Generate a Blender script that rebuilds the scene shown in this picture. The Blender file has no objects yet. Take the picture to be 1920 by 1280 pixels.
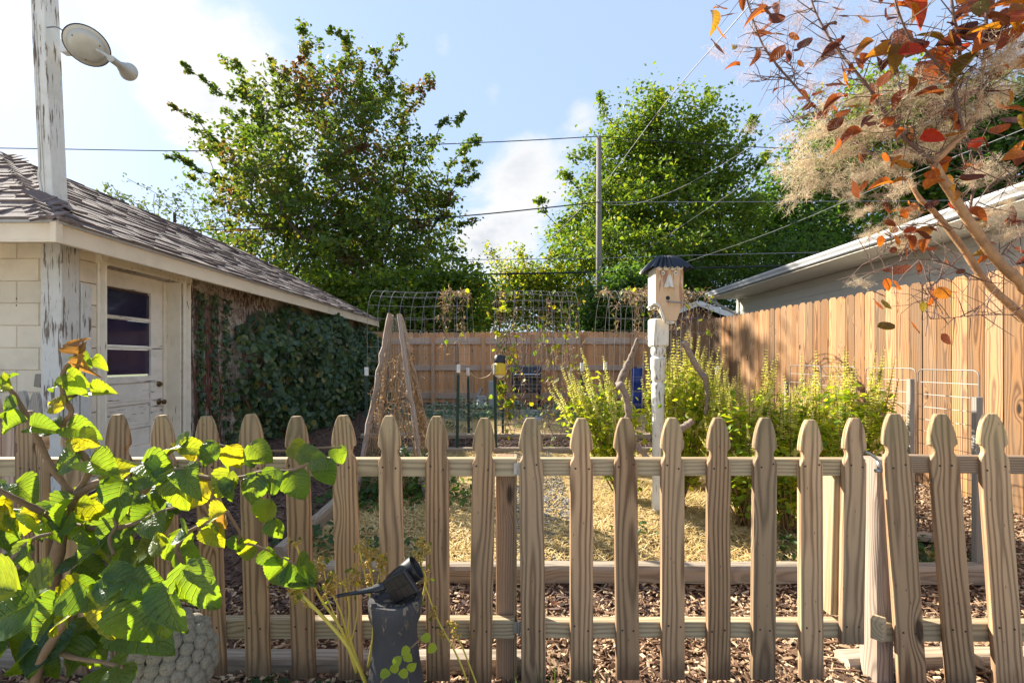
import bpy, math, random
import numpy as np
from mathutils import Matrix, Vector, Euler
S = bpy.context.scene
COL = S.collection
random.seed(7)
RNG = np.random.default_rng(7)
PI = math.pi

# ---------------------------------------------------------------- camera, sky, sun, exposure
FPX, CX, HY, CAMZ = 853.0, 957.0, 677.0, 1.30
cam = bpy.data.objects.new('camera', bpy.data.cameras.new('camera'))
COL.objects.link(cam); S.camera = cam
cam.location = (0, 0, CAMZ); cam.rotation_euler = (PI / 2, 0, 0)
cam.data.sensor_width = 36.0; cam.data.lens = 36.0 * FPX / 1920.0
cam.data.shift_x = (960 - CX) / 1920.0; cam.data.shift_y = (HY - 640) / 1920.0
cam.data.clip_start = 0.05; cam.data.clip_end = 2000

def P(px, py, y):
    "world point seen at photo pixel px, py at distance y"
    return Vector(((px - CX) / FPX * y, y, CAMZ - (py - HY) / FPX * y))

SUN_AZ, SUN_EL = -53.0, 32.0
world = bpy.data.worlds.new('World'); S.world = world; world.use_nodes = True
S.view_settings.view_transform = 'Standard'; S.view_settings.look = 'None'
S.view_settings.exposure = 1.9; S.view_settings.gamma = 1.0
S.view_settings.use_curve_mapping = False
sl = bpy.data.lights.new('sun', 'SUN'); sl.energy = 4.2; sl.angle = math.radians(0.5); sl.color = (1.0, 0.93, 0.80)
sun = bpy.data.objects.new('sun', sl); COL.objects.link(sun)
_a, _e = math.radians(SUN_AZ), math.radians(SUN_EL)
SUNDIR = Vector((math.sin(_a) * math.cos(_e), math.cos(_a) * math.cos(_e), math.sin(_e)))
sun.rotation_euler = (-SUNDIR).to_track_quat('-Z', 'Y').to_euler()
S.cycles.max_bounces = 6; S.cycles.transparent_max_bounces = 8; S.cycles.transmission_bounces = 4

# ---------------------------------------------------------------- node helper
class NT:
    def __init__(s, tree): s.t = tree; s.t.nodes.clear()
    def n(s, typ, out=0, ins=None, **kw):
        nd = s.t.nodes.new(typ)
        for k, v in kw.items(): setattr(nd, k, v)
        for k, v in (ins or {}).items():
            if v is None: continue
            sock = nd.inputs[k]
            if isinstance(v, bpy.types.NodeSocket): s.t.links.new(v, sock)
            else:
                if hasattr(sock.default_value, '__len__') and not hasattr(v, '__len__'): v = (v,) * len(sock.default_value)
                if hasattr(v, '__len__') and hasattr(sock.default_value, '__len__'):
                    v = tuple(v); L = len(sock.default_value)
                    if len(v) == 3 and L == 4: v = v + (1.0,)
                sock.default_value = v
        return nd.outputs[out] if out is not None else nd
    def m(s, op, a, b=None, c=None, clamp=False):
        return s.n('ShaderNodeMath', ins={0: a, 1: b, 2: c}, operation=op, use_clamp=clamp)
    def v(s, op, a, b=None): return s.n('ShaderNodeVectorMath', ins={0: a, 1: b}, operation=op)
    def dot(s, a, b): return s.n('ShaderNodeVectorMath', out=1, ins={0: a, 1: b}, operation='DOT_PRODUCT')
    def comb(s, x=0, y=0, z=0): return s.n('ShaderNodeCombineXYZ', ins={0: x, 1: y, 2: z})
    def sep(s, a):
        nd = s.n('ShaderNodeSeparateXYZ', out=None, ins={0: a}); return nd.outputs
    def noise(s, vec, scale=1.0, detail=2.0, rough=.5, out=0):
        return s.n('ShaderNodeTexNoise', out=out, ins={'Vector': vec, 'Scale': scale, 'Detail': detail, 'Roughness': rough})
    def vor(s, vec, scale=1.0, feature='F1', out='Distance'):
        nd = s.n('ShaderNodeTexVoronoi', out=None, ins={'Vector': vec, 'Scale': scale}, feature=feature); return nd.outputs[out]
    def mix(s, f, a, b, blend='MIX'):
        return s.n('ShaderNodeMix', out=2, ins={0: f, 6: a, 7: b}, data_type='RGBA', blend_type=blend)
    def rng(s, val, a, b, c=0.0, d=1.0, smooth=True):
        return s.n('ShaderNodeMapRange', ins={0: val, 1: a, 2: b, 3: c, 4: d}, interpolation_type='SMOOTHSTEP' if smooth else 'LINEAR')
    def ramp(s, f, stops, interp='LINEAR'):
        nd = s.n('ShaderNodeValToRGB', out=None, ins={0: f}); cr = nd.color_ramp; cr.interpolation = interp
        while len(cr.elements) < len(stops): cr.elements.new(0.5)
        for e, (p, c) in zip(cr.elements, stops): e.position = p; e.color = tuple(c) + (1.0,)
        return nd.outputs[0]
    def obj(s): return s.n('ShaderNodeTexCoord', out=3)
    def rnd(s):
        nd = s.n('ShaderNodeObjectInfo', out=None); return nd.outputs['Random']
    def isl(s):
        nd = s.n('ShaderNodeNewGeometry', out=None); return nd.outputs['Random Per Island']
    def posn(s):
        nd = s.n('ShaderNodeNewGeometry', out=None); return nd.outputs['Position']
    def bump(s, h, dist=.002, strength=1.0):
        return s.n('ShaderNodeBump', ins={'Height': h, 'Distance': dist, 'Strength': strength})
    def bsdf(s, col, rough=.7, nrm=None, metal=0.0, spec=.5, **k):
        ins = {'Base Color': col, 'Roughness': rough, 'Normal': nrm, 'Metallic': metal, 'Specular IOR Level': spec}; ins.update(k)
        return s.n('ShaderNodeBsdfPrincipled', ins=ins)
    def out(s, sh): s.n('ShaderNodeOutputMaterial', out=None, ins={0: sh})

def mat(name):
    m = bpy.data.materials.new(name); m.use_nodes = True
    return m, NT(m.node_tree)

# ---------------------------------------------------------------- sky with clouds
def build_sky():
    N = NT(world.node_tree)
    d = N.v('NORMALIZE', N.n('ShaderNodeTexCoord', out=0))
    sky = N.n('ShaderNodeTexSky', sky_type='NISHITA', sun_disc=False, sun_elevation=_e, sun_rotation=_a,
              air_density=1.0, dust_density=.5, ozone_density=1.2)
    x, y, z = N.sep(d)[:3]
    zz = N.m('ADD', N.m('MAXIMUM', z, 0.0), 0.28)
    p = N.comb(N.m('DIVIDE', x, zz), N.m('DIVIDE', y, zz), 0.0)
    wv = N.noise(p, 1.7, 3, .5, out=1)
    p2 = N.v('ADD', p, N.v('MULTIPLY', N.v('SUBTRACT', wv, (.5, .5, .5)), (.35, .35, .35)))
    n1 = N.noise(p2, 1.9, 10, .60)
    cov = N.m('MULTIPLY', N.m('SUBTRACT', n1, .5), 1.55)
    blobs = [(330, 60, .22, .28), (190, 130, .15, .14), (40, 300, .14, .20), (260, 230, .14, .22), (920, 178, .045, .50), (1095, 212, .065, .46), (960, 340, .10, .36), (830, 92, .04, .34),
             (930, 450, .14, .34), (1010, 290, .06, .20), (440, 130, .12, .25), (860, 320, .08, -.05), (1000, 110, .10, -.2),
             (640, 20, .25, -.16), (40, 90, .10, -.40), (20, 200, .06, -.3), (1330, 130, .45, -.22), (830, 240, .10, -.22), (230, 330, .05, -.20), (190, 160, .06, -.40), (300, 330, .10, -.25), (150, 330, .05, -.2)]
    for bx, by, r, amp in blobs:
        v = (P(bx, by, 1.0) - Vector((0, 0, CAMZ))).normalized()
        g = N.m('POWER', 2.718, N.m('MULTIPLY', N.m('SUBTRACT', N.dot(d, tuple(v)), 1.0), 2.0 / (r * r)))
        cov = N.m('ADD', cov, N.m('MULTIPLY', g, amp))
    f = N.rng(cov, .06, .36)
    shade = N.noise(p2, 3.6, 5, .55)
    thick = N.rng(cov, .20, .55)
    ccol = N.mix(N.m('MULTIPLY', thick, N.rng(shade, .3, .75)), (2.75, 2.75, 2.75), (1.8, 1.95, 2.2))
    # forward glow of thin cloud near the sun
    sd = N.m('POWER', N.m('MAXIMUM', N.dot(d, tuple(SUNDIR)), 0.0), 10.0)
    ccol = N.mix(1.0, ccol, N.mix(sd, (0, 0, 0), (.35, .33, .28)), 'ADD')
    up = N.rng(z, -.01, .05)
    skyc = N.mix(1.0, sky, (1.0, 1.0, 1.0), 'MULTIPLY')
    base = N.mix(.85, skyc, (1.48, 1.93, 2.72))       # thin high haze that pales the blue everywhere
    c = N.mix(N.m('MULTIPLY', f, up), base, ccol)
    c = N.mix(N.rng(z, -.02, .0), (.6, .55, .42), c)
    bg = N.n('ShaderNodeBackground', ins={0: c, 1: 0.10})
    N.n('ShaderNodeOutputWorld', out=None, ins={0: bg})
build_sky()

# ---------------------------------------------------------------- object helpers
WORLD = {}
def link(name, data, parent=None, M=None, label=None, cat=None, group=None, kind=None):
    o = bpy.data.objects.new(name, data); COL.objects.link(o)
    M = M if M is not None else Matrix.Identity(4)
    WORLD[o.name] = M
    if parent is not None:
        o.parent = parent; o.matrix_basis = WORLD[parent.name].inverted() @ M
    else: o.matrix_basis = M
    if label: o['label'] = label
    if cat: o['category'] = cat
    if group: o['group'] = group
    if kind: o['kind'] = kind
    return o
def T(*a): return Matrix.Translation(Vector(a[0]) if len(a) == 1 else Vector(a))
def thing(name, label, cat, loc=(0, 0, 0), group=None, kind=None):
    return link(name, None, None, T(loc), label, cat, group, kind)
def RX(d): return Matrix.Rotation(math.radians(d), 4, 'X')
def RY(d): return Matrix.Rotation(math.radians(d), 4, 'Y')
def RZ(d): return Matrix.Rotation(math.radians(d), 4, 'Z')

class MB:
    "collects shapes, then becomes one mesh"
    def __init__(s): s.v = []; s.f = []; s.mi = []; s.cur = 0
    def poly(s, pts, faces):
        b = len(s.v); s.v += [tuple(p) for p in pts]
        for f in faces: s.f.append(tuple(b + i for i in f)); s.mi.append(s.cur)
        return s
    def box(s, c, size, M=None):
        x, y, z = [h / 2 for h in size]
        pts = [Vector((c[0] + a * x, c[1] + b * y, c[2] + d * z)) for d in (-1, 1) for a, b in ((-1, -1), (1, -1), (1, 1), (-1, 1))]
        if M is not None: pts = [M @ p for p in pts]
        return s.poly(pts, [(3, 2, 1, 0), (4, 5, 6, 7), (0, 1, 5, 4), (1, 2, 6, 5), (2, 3, 7, 6), (3, 0, 4, 7)])
    def bbox(s, c, size, b=.004, M=None):
        "box with chamfered edges"
        hx, hy, hz = [h / 2 for h in size]; b = min(b, hx * .9, hy * .9, hz * .9); pts = []; idx = {}
        for sx in (-1, 1):
            for sy in (-1, 1):
                for sz in (-1, 1):
                    for ax in range(3):
                        p = [sx * (hx - b), sy * (hy - b), sz * (hz - b)]; p[ax] = (sx * hx, sy * hy, sz * hz)[ax]
                        idx[(sx, sy, sz, ax)] = len(pts); pts.append(Vector((p[0] + c[0], p[1] + c[1], p[2] + c[2])))
        F = []
        q = [(-1, -1), (1, -1), (1, 1), (-1, 1)]
        for ax in range(3):
            for sg in (-1, 1):
                ids = []
                for u, w in q:
                    k = [0, 0, 0]; k[ax] = sg; k[(ax + 1) % 3] = u; k[(ax + 2) % 3] = w; ids.append(idx[tuple(k) + (ax,)])
                F.append(tuple(ids if sg > 0 else ids[::-1]))
        for ax in range(3):
            a1, a2 = (ax + 1) % 3, (ax + 2) % 3
            for s1 in (-1, 1):
                for s2 in (-1, 1):
                    def g(sg, face):
                        k = [0, 0, 0]; k[ax] = sg; k[a1] = s1; k[a2] = s2; return idx[tuple(k) + (face,)]
                    f = (g(-1, a1), g(1, a1), g(1, a2), g(-1, a2)); F.append(f if s1 * s2 < 0 else f[::-1])
        for sx in (-1, 1):
            for sy in (-1, 1):
                for sz in (-1, 1):
                    f = tuple(idx[(sx, sy, sz, a)] for a in range(3)); F.append(f if sx * sy * sz > 0 else f[::-1])
        if M is not None: pts = [M @ p for p in pts]
        return s.poly(pts, F)
    def tube(s, pts, rad, sides=6, cap=True):
        pts = [Vector(p) for p in pts]; n = len(pts)
        rad = [rad] * n if not hasattr(rad, '__len__') else rad
        ref = None; ring = []; b = len(s.v)
        for i in range(n):
            t = (pts[min(i + 1, n - 1)] - pts[max(i - 1, 0)])
            t = t.normalized() if t.length > 1e-9 else Vector((0, 0, 1))
            if ref is None:
                ref = t.orthogonal().normalized()
            else:
                ref = ref - t * ref.dot(t); ref = ref.normalized() if ref.length > 1e-6 else t.orthogonal().normalized()
            w = t.cross(ref)
            for k in range(sides):
                a = 2 * PI * k / sides
                s.v.append(tuple(pts[i] + (ref * math.cos(a) + w * math.sin(a)) * rad[i]))
        for i in range(n - 1):
            for k in range(sides):
                k2 = (k + 1) % sides
                s.f.append((b + i * sides + k, b + i * sides + k2, b + (i + 1) * sides + k2, b + (i + 1) * sides + k)); s.mi.append(s.cur)
        if cap:
            s.f.append(tuple(b + k for k in range(sides))[::-1]); s.mi.append(s.cur)
            s.f.append(tuple(b + (n - 1) * sides + k for k in range(sides))); s.mi.append(s.cur)
        return s
    def lathe(s, prof, c=(0, 0, 0), sides=24, M=None, wob=None):
        b = len(s.v); n = len(prof)
        for r, z in prof:
            for k in range(sides):
                a = 2 * PI * k / sides
                rr = r * (1 + (wob(a, z) if wob else 0))
                p = Vector((c[0] + rr * math.cos(a), c[1] + rr * math.sin(a), c[2] + z))
                s.v.append(tuple(M @ p if M is not None else p))
        for i in range(n - 1):
            for k in range(sides):
                k2 = (k + 1) % sides
                s.f.append((b + i * sides + k, b + i * sides + k2, b + (i + 1) * sides + k2, b + (i + 1) * sides + k)); s.mi.append(s.cur)
        s.f.append(tuple(b + k for k in range(sides))[::-1]); s.mi.append(s.cur)
        s.f.append(tuple(b + (n - 1) * sides + k for k in range(sides))); s.mi.append(s.cur)
        return s
    def mesh(s, name, mats, smooth=False):
        me = bpy.data.meshes.new(name); me.from_pydata(s.v, [], s.f)
        for m in (mats if isinstance(mats, (list, tuple)) else [mats]): me.materials.append(m)
        if any(s.mi): me.polygons.foreach_set('material_index', s.mi)
        if smooth: me.polygons.foreach_set('use_smooth', [True] * len(s.f))
        me.update(); return me
    def build(s, name, mats, parent=None, M=None, smooth=False, **k):
        return link(name, s.mesh(name, mats, smooth), parent, M, **k)

def smooth_angle(o, deg=40):
    me = o.data
    try:
        me.polygons.foreach_set('use_smooth', [True] * len(me.polygons)); me.set_sharp_from_angle(angle=math.radians(deg))
    except Exception: pass
    return o

def np_mesh(name, V, F, mats, smooth=False, mi=None, attr=None):
    "V (n,3) float, F (m,k) int"
    me = bpy.data.meshes.new(name); V = np.asarray(V, np.float32); F = np.asarray(F, np.int32); m, k = F.shape
    me.vertices.add(len(V)); me.vertices.foreach_set('co', V.ravel())
    me.loops.add(m * k); me.loops.foreach_set('vertex_index', F.ravel())
    me.polygons.add(m); me.polygons.foreach_set('loop_start', np.arange(0, m * k, k, dtype=np.int32))
    for x in (mats if isinstance(mats, (list, tuple)) else [mats]): me.materials.append(x)
    if mi is not None: me.polygons.foreach_set('material_index', np.asarray(mi, np.int32))
    me.polygons.foreach_set('use_smooth', np.full(m, smooth))
    me.update(calc_edges=True)
    if attr is not None:
        at = me.attributes.new('lv', 'FLOAT_VECTOR', 'POINT'); at.data.foreach_set('vector', np.asarray(attr, np.float32).ravel())
    return me

def scatter(name, tv, tf, R, pos, scale, mats, smooth=False, mi=None):
    "one mesh of many placed copies of a template. R (n,3,3) pos (n,3) scale (n,) or (n,3)"
    tv = np.asarray(tv, float); tf = np.asarray(tf, int); n = len(pos)
    scale = np.asarray(scale, float)
    sc = scale[:, None, None] if scale.ndim == 1 else scale[:, None, :]
    L = tv[None] * sc
    V = np.einsum('nij,nkj->nki', R, L) + np.asarray(pos)[:, None, :]
    F = tf[None] + (np.arange(n) * len(tv))[:, None, None]
    return np_mesh(name, V.reshape(-1, 3), F.reshape(-1, tf.shape[1]), mats, smooth, None if mi is None else np.repeat(mi, len(tf)))

def frames(nrm, roll=None, rng=RNG):
    "rotation matrices whose z axis is nrm, rolled at random (x axis along)"
    n = np.asarray(nrm, float); n = n / (np.linalg.norm(n, axis=1, keepdims=True) + 1e-9)
    a = np.where(np.abs(n[:, 2:3]) < .9, np.array([[0, 0, 1.]]), np.array([[1., 0, 0]]))
    x = np.cross(a, n); x /= np.linalg.norm(x, axis=1, keepdims=True); y = np.cross(n, x)
    t = rng.uniform(0, 2 * PI, len(n)) if roll is None else np.asarray(roll)
    c, s = np.cos(t)[:, None], np.sin(t)[:, None]
    return np.stack([x * c + y * s, -x * s + y * c, n], axis=2)

def frame_dir(d, up):
    "3x3 frames with x along d and z as near to up as possible"
    d = np.asarray(d, float); d = d / (np.linalg.norm(d, axis=1, keepdims=True) + 1e-9)
    y = np.cross(up, d); y /= (np.linalg.norm(y, axis=1, keepdims=True) + 1e-9); z = np.cross(d, y)
    return np.stack([d, y, z], axis=2)

def bez(pts, n=8):
    "catmull-rom through pts"
    pts = [Vector(p) for p in pts]; out = []
    for i in range(len(pts) - 1):
        p0, p1, p2, p3 = pts[max(i - 1, 0)], pts[i], pts[i + 1], pts[min(i + 2, len(pts) - 1)]
        for k in range(n):
            t = k / n
            out.append(.5 * ((2 * p1) + (p2 - p0) * t + (2 * p0 - 5 * p1 + 4 * p2 - p3) * t * t + (3 * p1 - p0 - 3 * p2 + p3) * t ** 3))
    out.append(pts[-1]); return out
# ---------------------------------------------------------------- materials
def wood(name, light, dark, grey, g=.4, rings=140, rough=.8, knot=1.0, var=.35, fine=1.0, contrast=.8, green=0.0, foot=False):
    m, N = mat(name)
    co = N.obj(); r = N.rnd(); r2 = N.m('FRACT', N.m('MULTIPLY', r, 17.31)); r3 = N.m('FRACT', N.m('MULTIPLY', r, 71.7))
    off = N.comb(N.m('SUBTRACT', N.m('MULTIPLY', r, .11), .055), N.m('ADD', N.m('MULTIPLY', r2, .05), .012), N.m('MULTIPLY', r, 53.0))
    p = N.v('ADD', co, off)
    low = N.noise(N.v('MULTIPLY', p, (2.5, 2.5, 1.3)), 1, 2, .5, out=1)
    lx, ly, lz = N.sep(N.v('SUBTRACT', low, (.5, .5, .5)))[:3]
    x, y, z = N.sep(p)[:3]
    px = N.m('ADD', x, N.m('MULTIPLY', lx, .045)); py = N.m('ADD', y, N.m('MULTIPLY', ly, .08))
    rr = N.m('SQRT', N.m('ADD', N.m('MULTIPLY', px, px), N.m('MULTIPLY', py, py)))
    kd = N.vor(N.v('MULTIPLY', p, (6.5, 6, 2.1)), 1.0)
    km = N.m('MULTIPLY', N.rng(kd, .05, .30, 1, 0), knot)
    u = N.m('ADD', N.m('MULTIPLY', rr, rings), N.m('MULTIPLY', N.noise(N.v('MULTIPLY', p, (22, 22, 2.4)), 1, 2), .85))
    u = N.m('ADD', u, N.m('MULTIPLY', km, 1.9))
    ring = N.m('POWER', N.m('ADD', .5, N.m('MULTIPLY', N.m('SINE', N.m('MULTIPLY', u, 6.283)), .5)), 1.7)
    grain = N.noise(N.v('MULTIPLY', p, (240, 240, 6)), 1, 3, .6)
    fac = N.m('ADD', N.m('MULTIPLY', ring, contrast), N.m('MULTIPLY', N.m('SUBTRACT', grain, .5), .55 * fine), clamp=True)
    c = N.mix(fac, light, dark)
    w = N.noise(N.v('MULTIPLY', p, (5, 5, .9)), 1, 4, .6)
    c = N.mix(N.m('MULTIPLY', N.rng(w, .3, .72), g), c, grey)
    if green > 0:
        gz = N.noise(N.v('MULTIPLY', p, (9, 9, 3)), 1, 4, .65)
        c = N.mix(N.m('MULTIPLY', N.rng(gz, .5, .75), green), c, (.10, .11, .03))
    if foot:                                   # splash dirt at the foot, algae on the heads
        oz = N.sep(co)[2]; wn = N.noise(N.v('MULTIPLY', p, (30, 30, 8)), 1, 4, .6)
        c = N.mix(N.m('MULTIPLY', N.rng(N.m('ADD', oz, N.m('MULTIPLY', wn, .14)), .07, .20, 1, 0), .75), c, (.085, .055, .035))
        c = N.mix(N.m('MULTIPLY', N.rng(N.m('ADD', oz, N.m('MULTIPLY', wn, .25)), .98, 1.16), .34), c, (.28, .25, .12))
        sp = N.vor(N.v('MULTIPLY', p, (45, 45, 16)), 1.0)
        c = N.mix(N.m('MULTIPLY', N.rng(sp, .05, .13, 1, 0), .6), c, (.07, .045, .03))
    c = N.mix(N.m('MULTIPLY', N.rng(N.m('FRACT', N.m('MULTIPLY', r, 311.7)), .5, 1.0), g * .7), c, N.mix(fac, grey, N.mix(1.0, grey, (.45, .45, .45), 'MULTIPLY')))
    core = N.m('MULTIPLY', N.rng(kd, .075, .13, 1, 0), knot)
    c = N.mix(N.m('MULTIPLY', core, .85), c, (.035, .020, .012))
    c = N.mix(1.0, c, N.comb(*[N.m('ADD', 1 - var / 2, N.m('MULTIPLY', r3, var))] * 3), 'MULTIPLY')
    h = N.m('ADD', N.m('MULTIPLY', ring, -.6), N.m('MULTIPLY', grain, .8))
    N.out(N.bsdf(c, rough, N.bump(h, .0012, .7), spec=.25))
    return m

def painted_wood(name, paint, under, amount=.5, scale=1.0, dirt=.3, axis=2):
    "old paint that flakes along the grain"
    m, N = mat(name); co = N.obj()
    sc = [42 * scale] * 3; sc[axis] = 3.2 * scale
    n = N.noise(N.v('MULTIPLY', co, tuple(sc)), 1, 6, .65)
    n2 = N.noise(co, 2.2 * scale, 3, .5)
    fl = N.rng(N.m('ADD', n, N.m('MULTIPLY', N.m('SUBTRACT', n2, .5), .5)), .70 - .28 * amount, .745 - .28 * amount)
    d = N.noise(co, 7, 5, .6)
    sc2 = [60] * 3; sc2[axis] = 5
    st = N.noise(N.v('MULTIPLY', co, tuple(sc2)), 1, 3, .6)
    pc = N.mix(N.m('MULTIPLY', N.rng(d, .4, .75), dirt), paint, tuple(c * .52 for c in paint[:2]) + (paint[2] * .40,))
    pc = N.mix(N.m('MULTIPLY', N.rng(st, .55, .75), dirt * .6), pc, tuple(c * .45 for c in paint))
    uc = N.mix(N.noise(N.v('MULTIPLY', co, tuple(sc2)), 2, 3), under, tuple(c * .5 for c in under))
    h = N.m('ADD', N.m('MULTIPLY', fl, -1.0), N.m('MULTIPLY', st, .25))
    N.out(N.bsdf(N.mix(fl, pc, uc), .75, N.bump(h, .002, .8), spec=.3))
    return m

def plain(name, col, rough=.6, metal=0.0, var=.12, scale=30, spec=.4, rndvar=0.0, bump=0.0, dirt=None, dirtamt=.5):
    m, N = mat(name); co = N.obj()
    n = N.noise(co, scale, 4, .6)
    c = N.mix(n, tuple(max(0, k * (1 - var)) for k in col), tuple(min(1, k * (1 + var)) for k in col))
    if dirt: c = N.mix(N.m('MULTIPLY', N.rng(N.noise(co, scale * .23, 5, .6), .45, .72), dirtamt), c, dirt)
    if rndvar:
        r = N.m('ADD', 1 - rndvar / 2, N.m('MULTIPLY', N.rnd(), rndvar)); c = N.mix(1.0, c, N.comb(r, r, r), 'MULTIPLY')
    N.out(N.bsdf(c, rough, N.bump(n, bump) if bump else None, metal, spec)); return m

def leaf_mat(name, stops, trans=.5, tgain=(2.6, 2.4, 1.2), per='isl', rough=.5, spec=.35, veins=False, patch=None, patchscale=.25, patchlo=.5):
    m, N = mat(name)
    r = N.isl() if per == 'isl' else N.rnd()
    c = N.ramp(r, stops)
    if patch is not None:
        pn = N.noise(N.posn(), patchscale, 3, .6)
        pr = N.m('FRACT', N.m('MULTIPLY', r, 31.7))
        c = N.mix(N.m('MULTIPLY', N.rng(pn, patchlo, patchlo + .14), N.rng(pr, .15, .5)), c, patch)
    nrm = None
    if veins:
        at = N.n('ShaderNodeAttribute', out=1, attribute_name='lv')
        u, v = N.sep(at)[:2]; av = N.m('ABSOLUTE', v)
        t = N.m('FRACT', N.m('MULTIPLY', N.m('SUBTRACT', u, N.m('MULTIPLY', av, .30)), 8.0))
        lat = N.rng(N.m('ABSOLUTE', N.m('SUBTRACT', t, .5)), .0, .13, 1, 0)
        mid = N.rng(av, .0, .05, 1, 0)
        vein = N.m('MAXIMUM', lat, mid)
        blot = N.noise(at, 5, 4, .6)
        c = N.mix(N.m('MULTIPLY', vein, .16), c, (.16, .19, .06))
        c = N.mix(N.m('MULTIPLY', N.rng(blot, .35, .7), .35), c, N.mix(1.0, c, (.55, .6, .5), 'MULTIPLY'))
        nrm = N.bump(N.m('SUBTRACT', N.m('MULTIPLY', blot, .5), N.m('MULTIPLY', vein, 1.0)), .004, .8)
    d = N.bsdf(c, rough, nrm, spec=spec)
    tc = N.mix(1.0, c, tgain, 'MULTIPLY')
    tr = N.n('ShaderNodeBsdfTranslucent', ins={0: tc, 'Normal': nrm})
    N.out(N.n('ShaderNodeMixShader', ins={0: trans, 1: d, 2: tr}))
    return m

M = {}
M['picket'] = wood('picket_pine', (.50, .30, .160), (.14, .066, .031), (.36, .265, .165), .5, 66, green=.18, knot=1.0, var=.5, contrast=.9, fine=1.6, foot=True)
M['rail'] = wood('rail_pine', (.44, .33, .19), (.21, .14, .075), (.36, .30, .20), .5, 70, green=.14, knot=.7)
M['cedar'] = wood('fence_board_wood', (.37, .185, .070), (.12, .045, .015), (.25, .175, .11), .6, 60, knot=1.2, var=.75, contrast=.95, fine=1.6)
M['cedar_back'] = wood('back_fence_board_wood', (.74, .36, .15), (.34, .14, .05), (.52, .34, .20), .35, 70, knot=.8, var=.55, contrast=.55)
M['cedar_rail'] = wood('fence_rail_wood', (.62, .43, .30), (.40, .25, .16), (.52, .42, .34), .5, 85, knot=.4)
M['post_wood'] = wood('post_wood', (.33, .21, .12), (.15, .08, .045), (.26, .21, .16), .5, 110)
M['old_wood'] = wood('weathered_wood', (.30, .25, .19), (.14, .11, .08), (.30, .29, .27), .8, 110, knot=.5)
M['timber'] = wood('landscape_timber_wood', (.36, .27, .18), (.18, .125, .08), (.36, .31, .25), .8, 90, knot=.7)
M['bark'] = plain('bark', (.075, .052, .036), .9, var=.5, scale=14, bump=.01)
M['twig'] = plain('twig_bark', (.20, .125, .07), .8, var=.4, scale=60, bump=.002)
M['smoke_twig'] = plain('smoke_bush_twig', (.13, .075, .055), .75, var=.4, scale=45)
M['smoke_bark'] = plain('smoke_bush_bark', (.38, .21, .10), .75, var=.35, scale=45, bump=.003, dirt=(.10, .06, .04))
M['driftwood'] = wood('driftwood', (.24, .165, .11), (.07, .045, .03), (.36, .31, .27), .45, 150, knot=1.0)
M['log_bark'] = wood('rough_lath_wood', (.36, .26, .19), (.13, .085, .06), (.34, .28, .23), .6, 160, knot=.4)
M['galv'] = plain('galvanised_wire', (.22, .21, .20), .5, .6, var=.2)
M['whitewire'] = plain('coated_wire', (.62, .63, .62), .5, .2, var=.15)
M['tpost'] = plain('green_post_paint', (.018, .045, .032), .55, var=.3, scale=50)
M['tposttip'] = plain('white_post_tip_paint', (.72, .72, .68), .6, var=.15, dirt=(.35, .33, .28))
M['black'] = plain('black_plastic', (.012, .013, .017), .38, var=.3, spec=.5)
M['black_dull'] = plain('black_enamel', (.013, .014, .022), .42, var=.3, spec=.5)
M['chrome'] = plain('bright_metal', (.62, .63, .64), .3, .9, var=.1)
M['hinge'] = plain('steel', (.35, .34, .33), .45, .8, var=.3)
M['solar'] = plain('solar_cell', (.030, .024, .020), .5, var=.35, scale=40, spec=.25)
M['brass'] = plain('aged_brass', (.16, .10, .045), .35, .9, var=.35, scale=60)
M['rubber'] = plain('black_rubber', (.015, .015, .015), .7)
M['concrete'] = plain('concrete', (.36, .315, .24), .9, var=.3, scale=35, bump=.004, dirt=(.09, .08, .06), dirtamt=.7)
M['block'] = plain('concrete_block', (.33, .33, .32), .9, var=.25, scale=60, bump=.003)
M['blue'] = plain('blue_plastic', (.012, .04, .20), .45, var=.2)
M['yellow'] = plain('yellow_plastic', (.62, .42, .02), .45, var=.2)
M['whiteplastic'] = plain('white_plastic', (.68, .68, .64), .45, var=.1)
M['nail'] = plain('nail_rust', (.035, .022, .016), .7)
M['gutter'] = plain('white_gutter_paint', (.50, .50, .50), .45, var=.06, scale=8, dirt=(.30, .28, .25), dirtamt=.35)
M['fascia'] = plain('cream_fascia_paint', (.80, .65, .46), .5, var=.07, scale=7, dirt=(.36, .29, .22), dirtamt=.35)
M['soffit'] = plain('soffit_vinyl', (.70, .64, .54), .6, var=.05)
M['siding'] = plain('grey_vinyl_siding', (.60, .565, .49), .6, var=.06, scale=5)
M['houseroof'] = plain('grey_shingle', (.10, .10, .10), .9, var=.4, scale=40)
M['brownwall'] = plain('brown_gable_panel', (.17, .095, .075), .8, var=.15)
M['trimwhite'] = plain('white_trim', (.66, .64, .60), .6, var=.08)
M['wire'] = plain('cable_black', (.012, .012, .014), .6)
M['wiregrey'] = plain('cable_grey', (.20, .20, .21), .6)
M['pole'] = wood('pole_wood', (.22, .19, .155), (.12, .10, .08), (.24, .23, .21), .7, 120, knot=.2)
M['paint_post'] = painted_wood('peeling_white_paint', (.68, .65, .58), (.27, .20, .145), .44)
M['paint_trim'] = painted_wood('old_cream_paint', (.82, .73, .57), (.33, .26, .19), .16, dirt=.22)
M['paint_door'] = painted_wood('door_paint', (.84, .76, .64), (.26, .22, .20), .27, dirt=.28, axis=1)
M['bird_paint'] = painted_wood('birdhouse_white_paint', (.72, .69, .60), (.24, .19, .14), .42, 1.6)
M['bird_face'] = painted_wood('birdhouse_face_wood', (.62, .44, .27), (.50, .27, .16), .45, .8, dirt=.35)
M['tin'] = plain('dark_corrugated_tin', (.035, .042, .055), .35, .75, var=.4, scale=25, dirt=(.10, .075, .06), dirtamt=.35)

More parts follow.
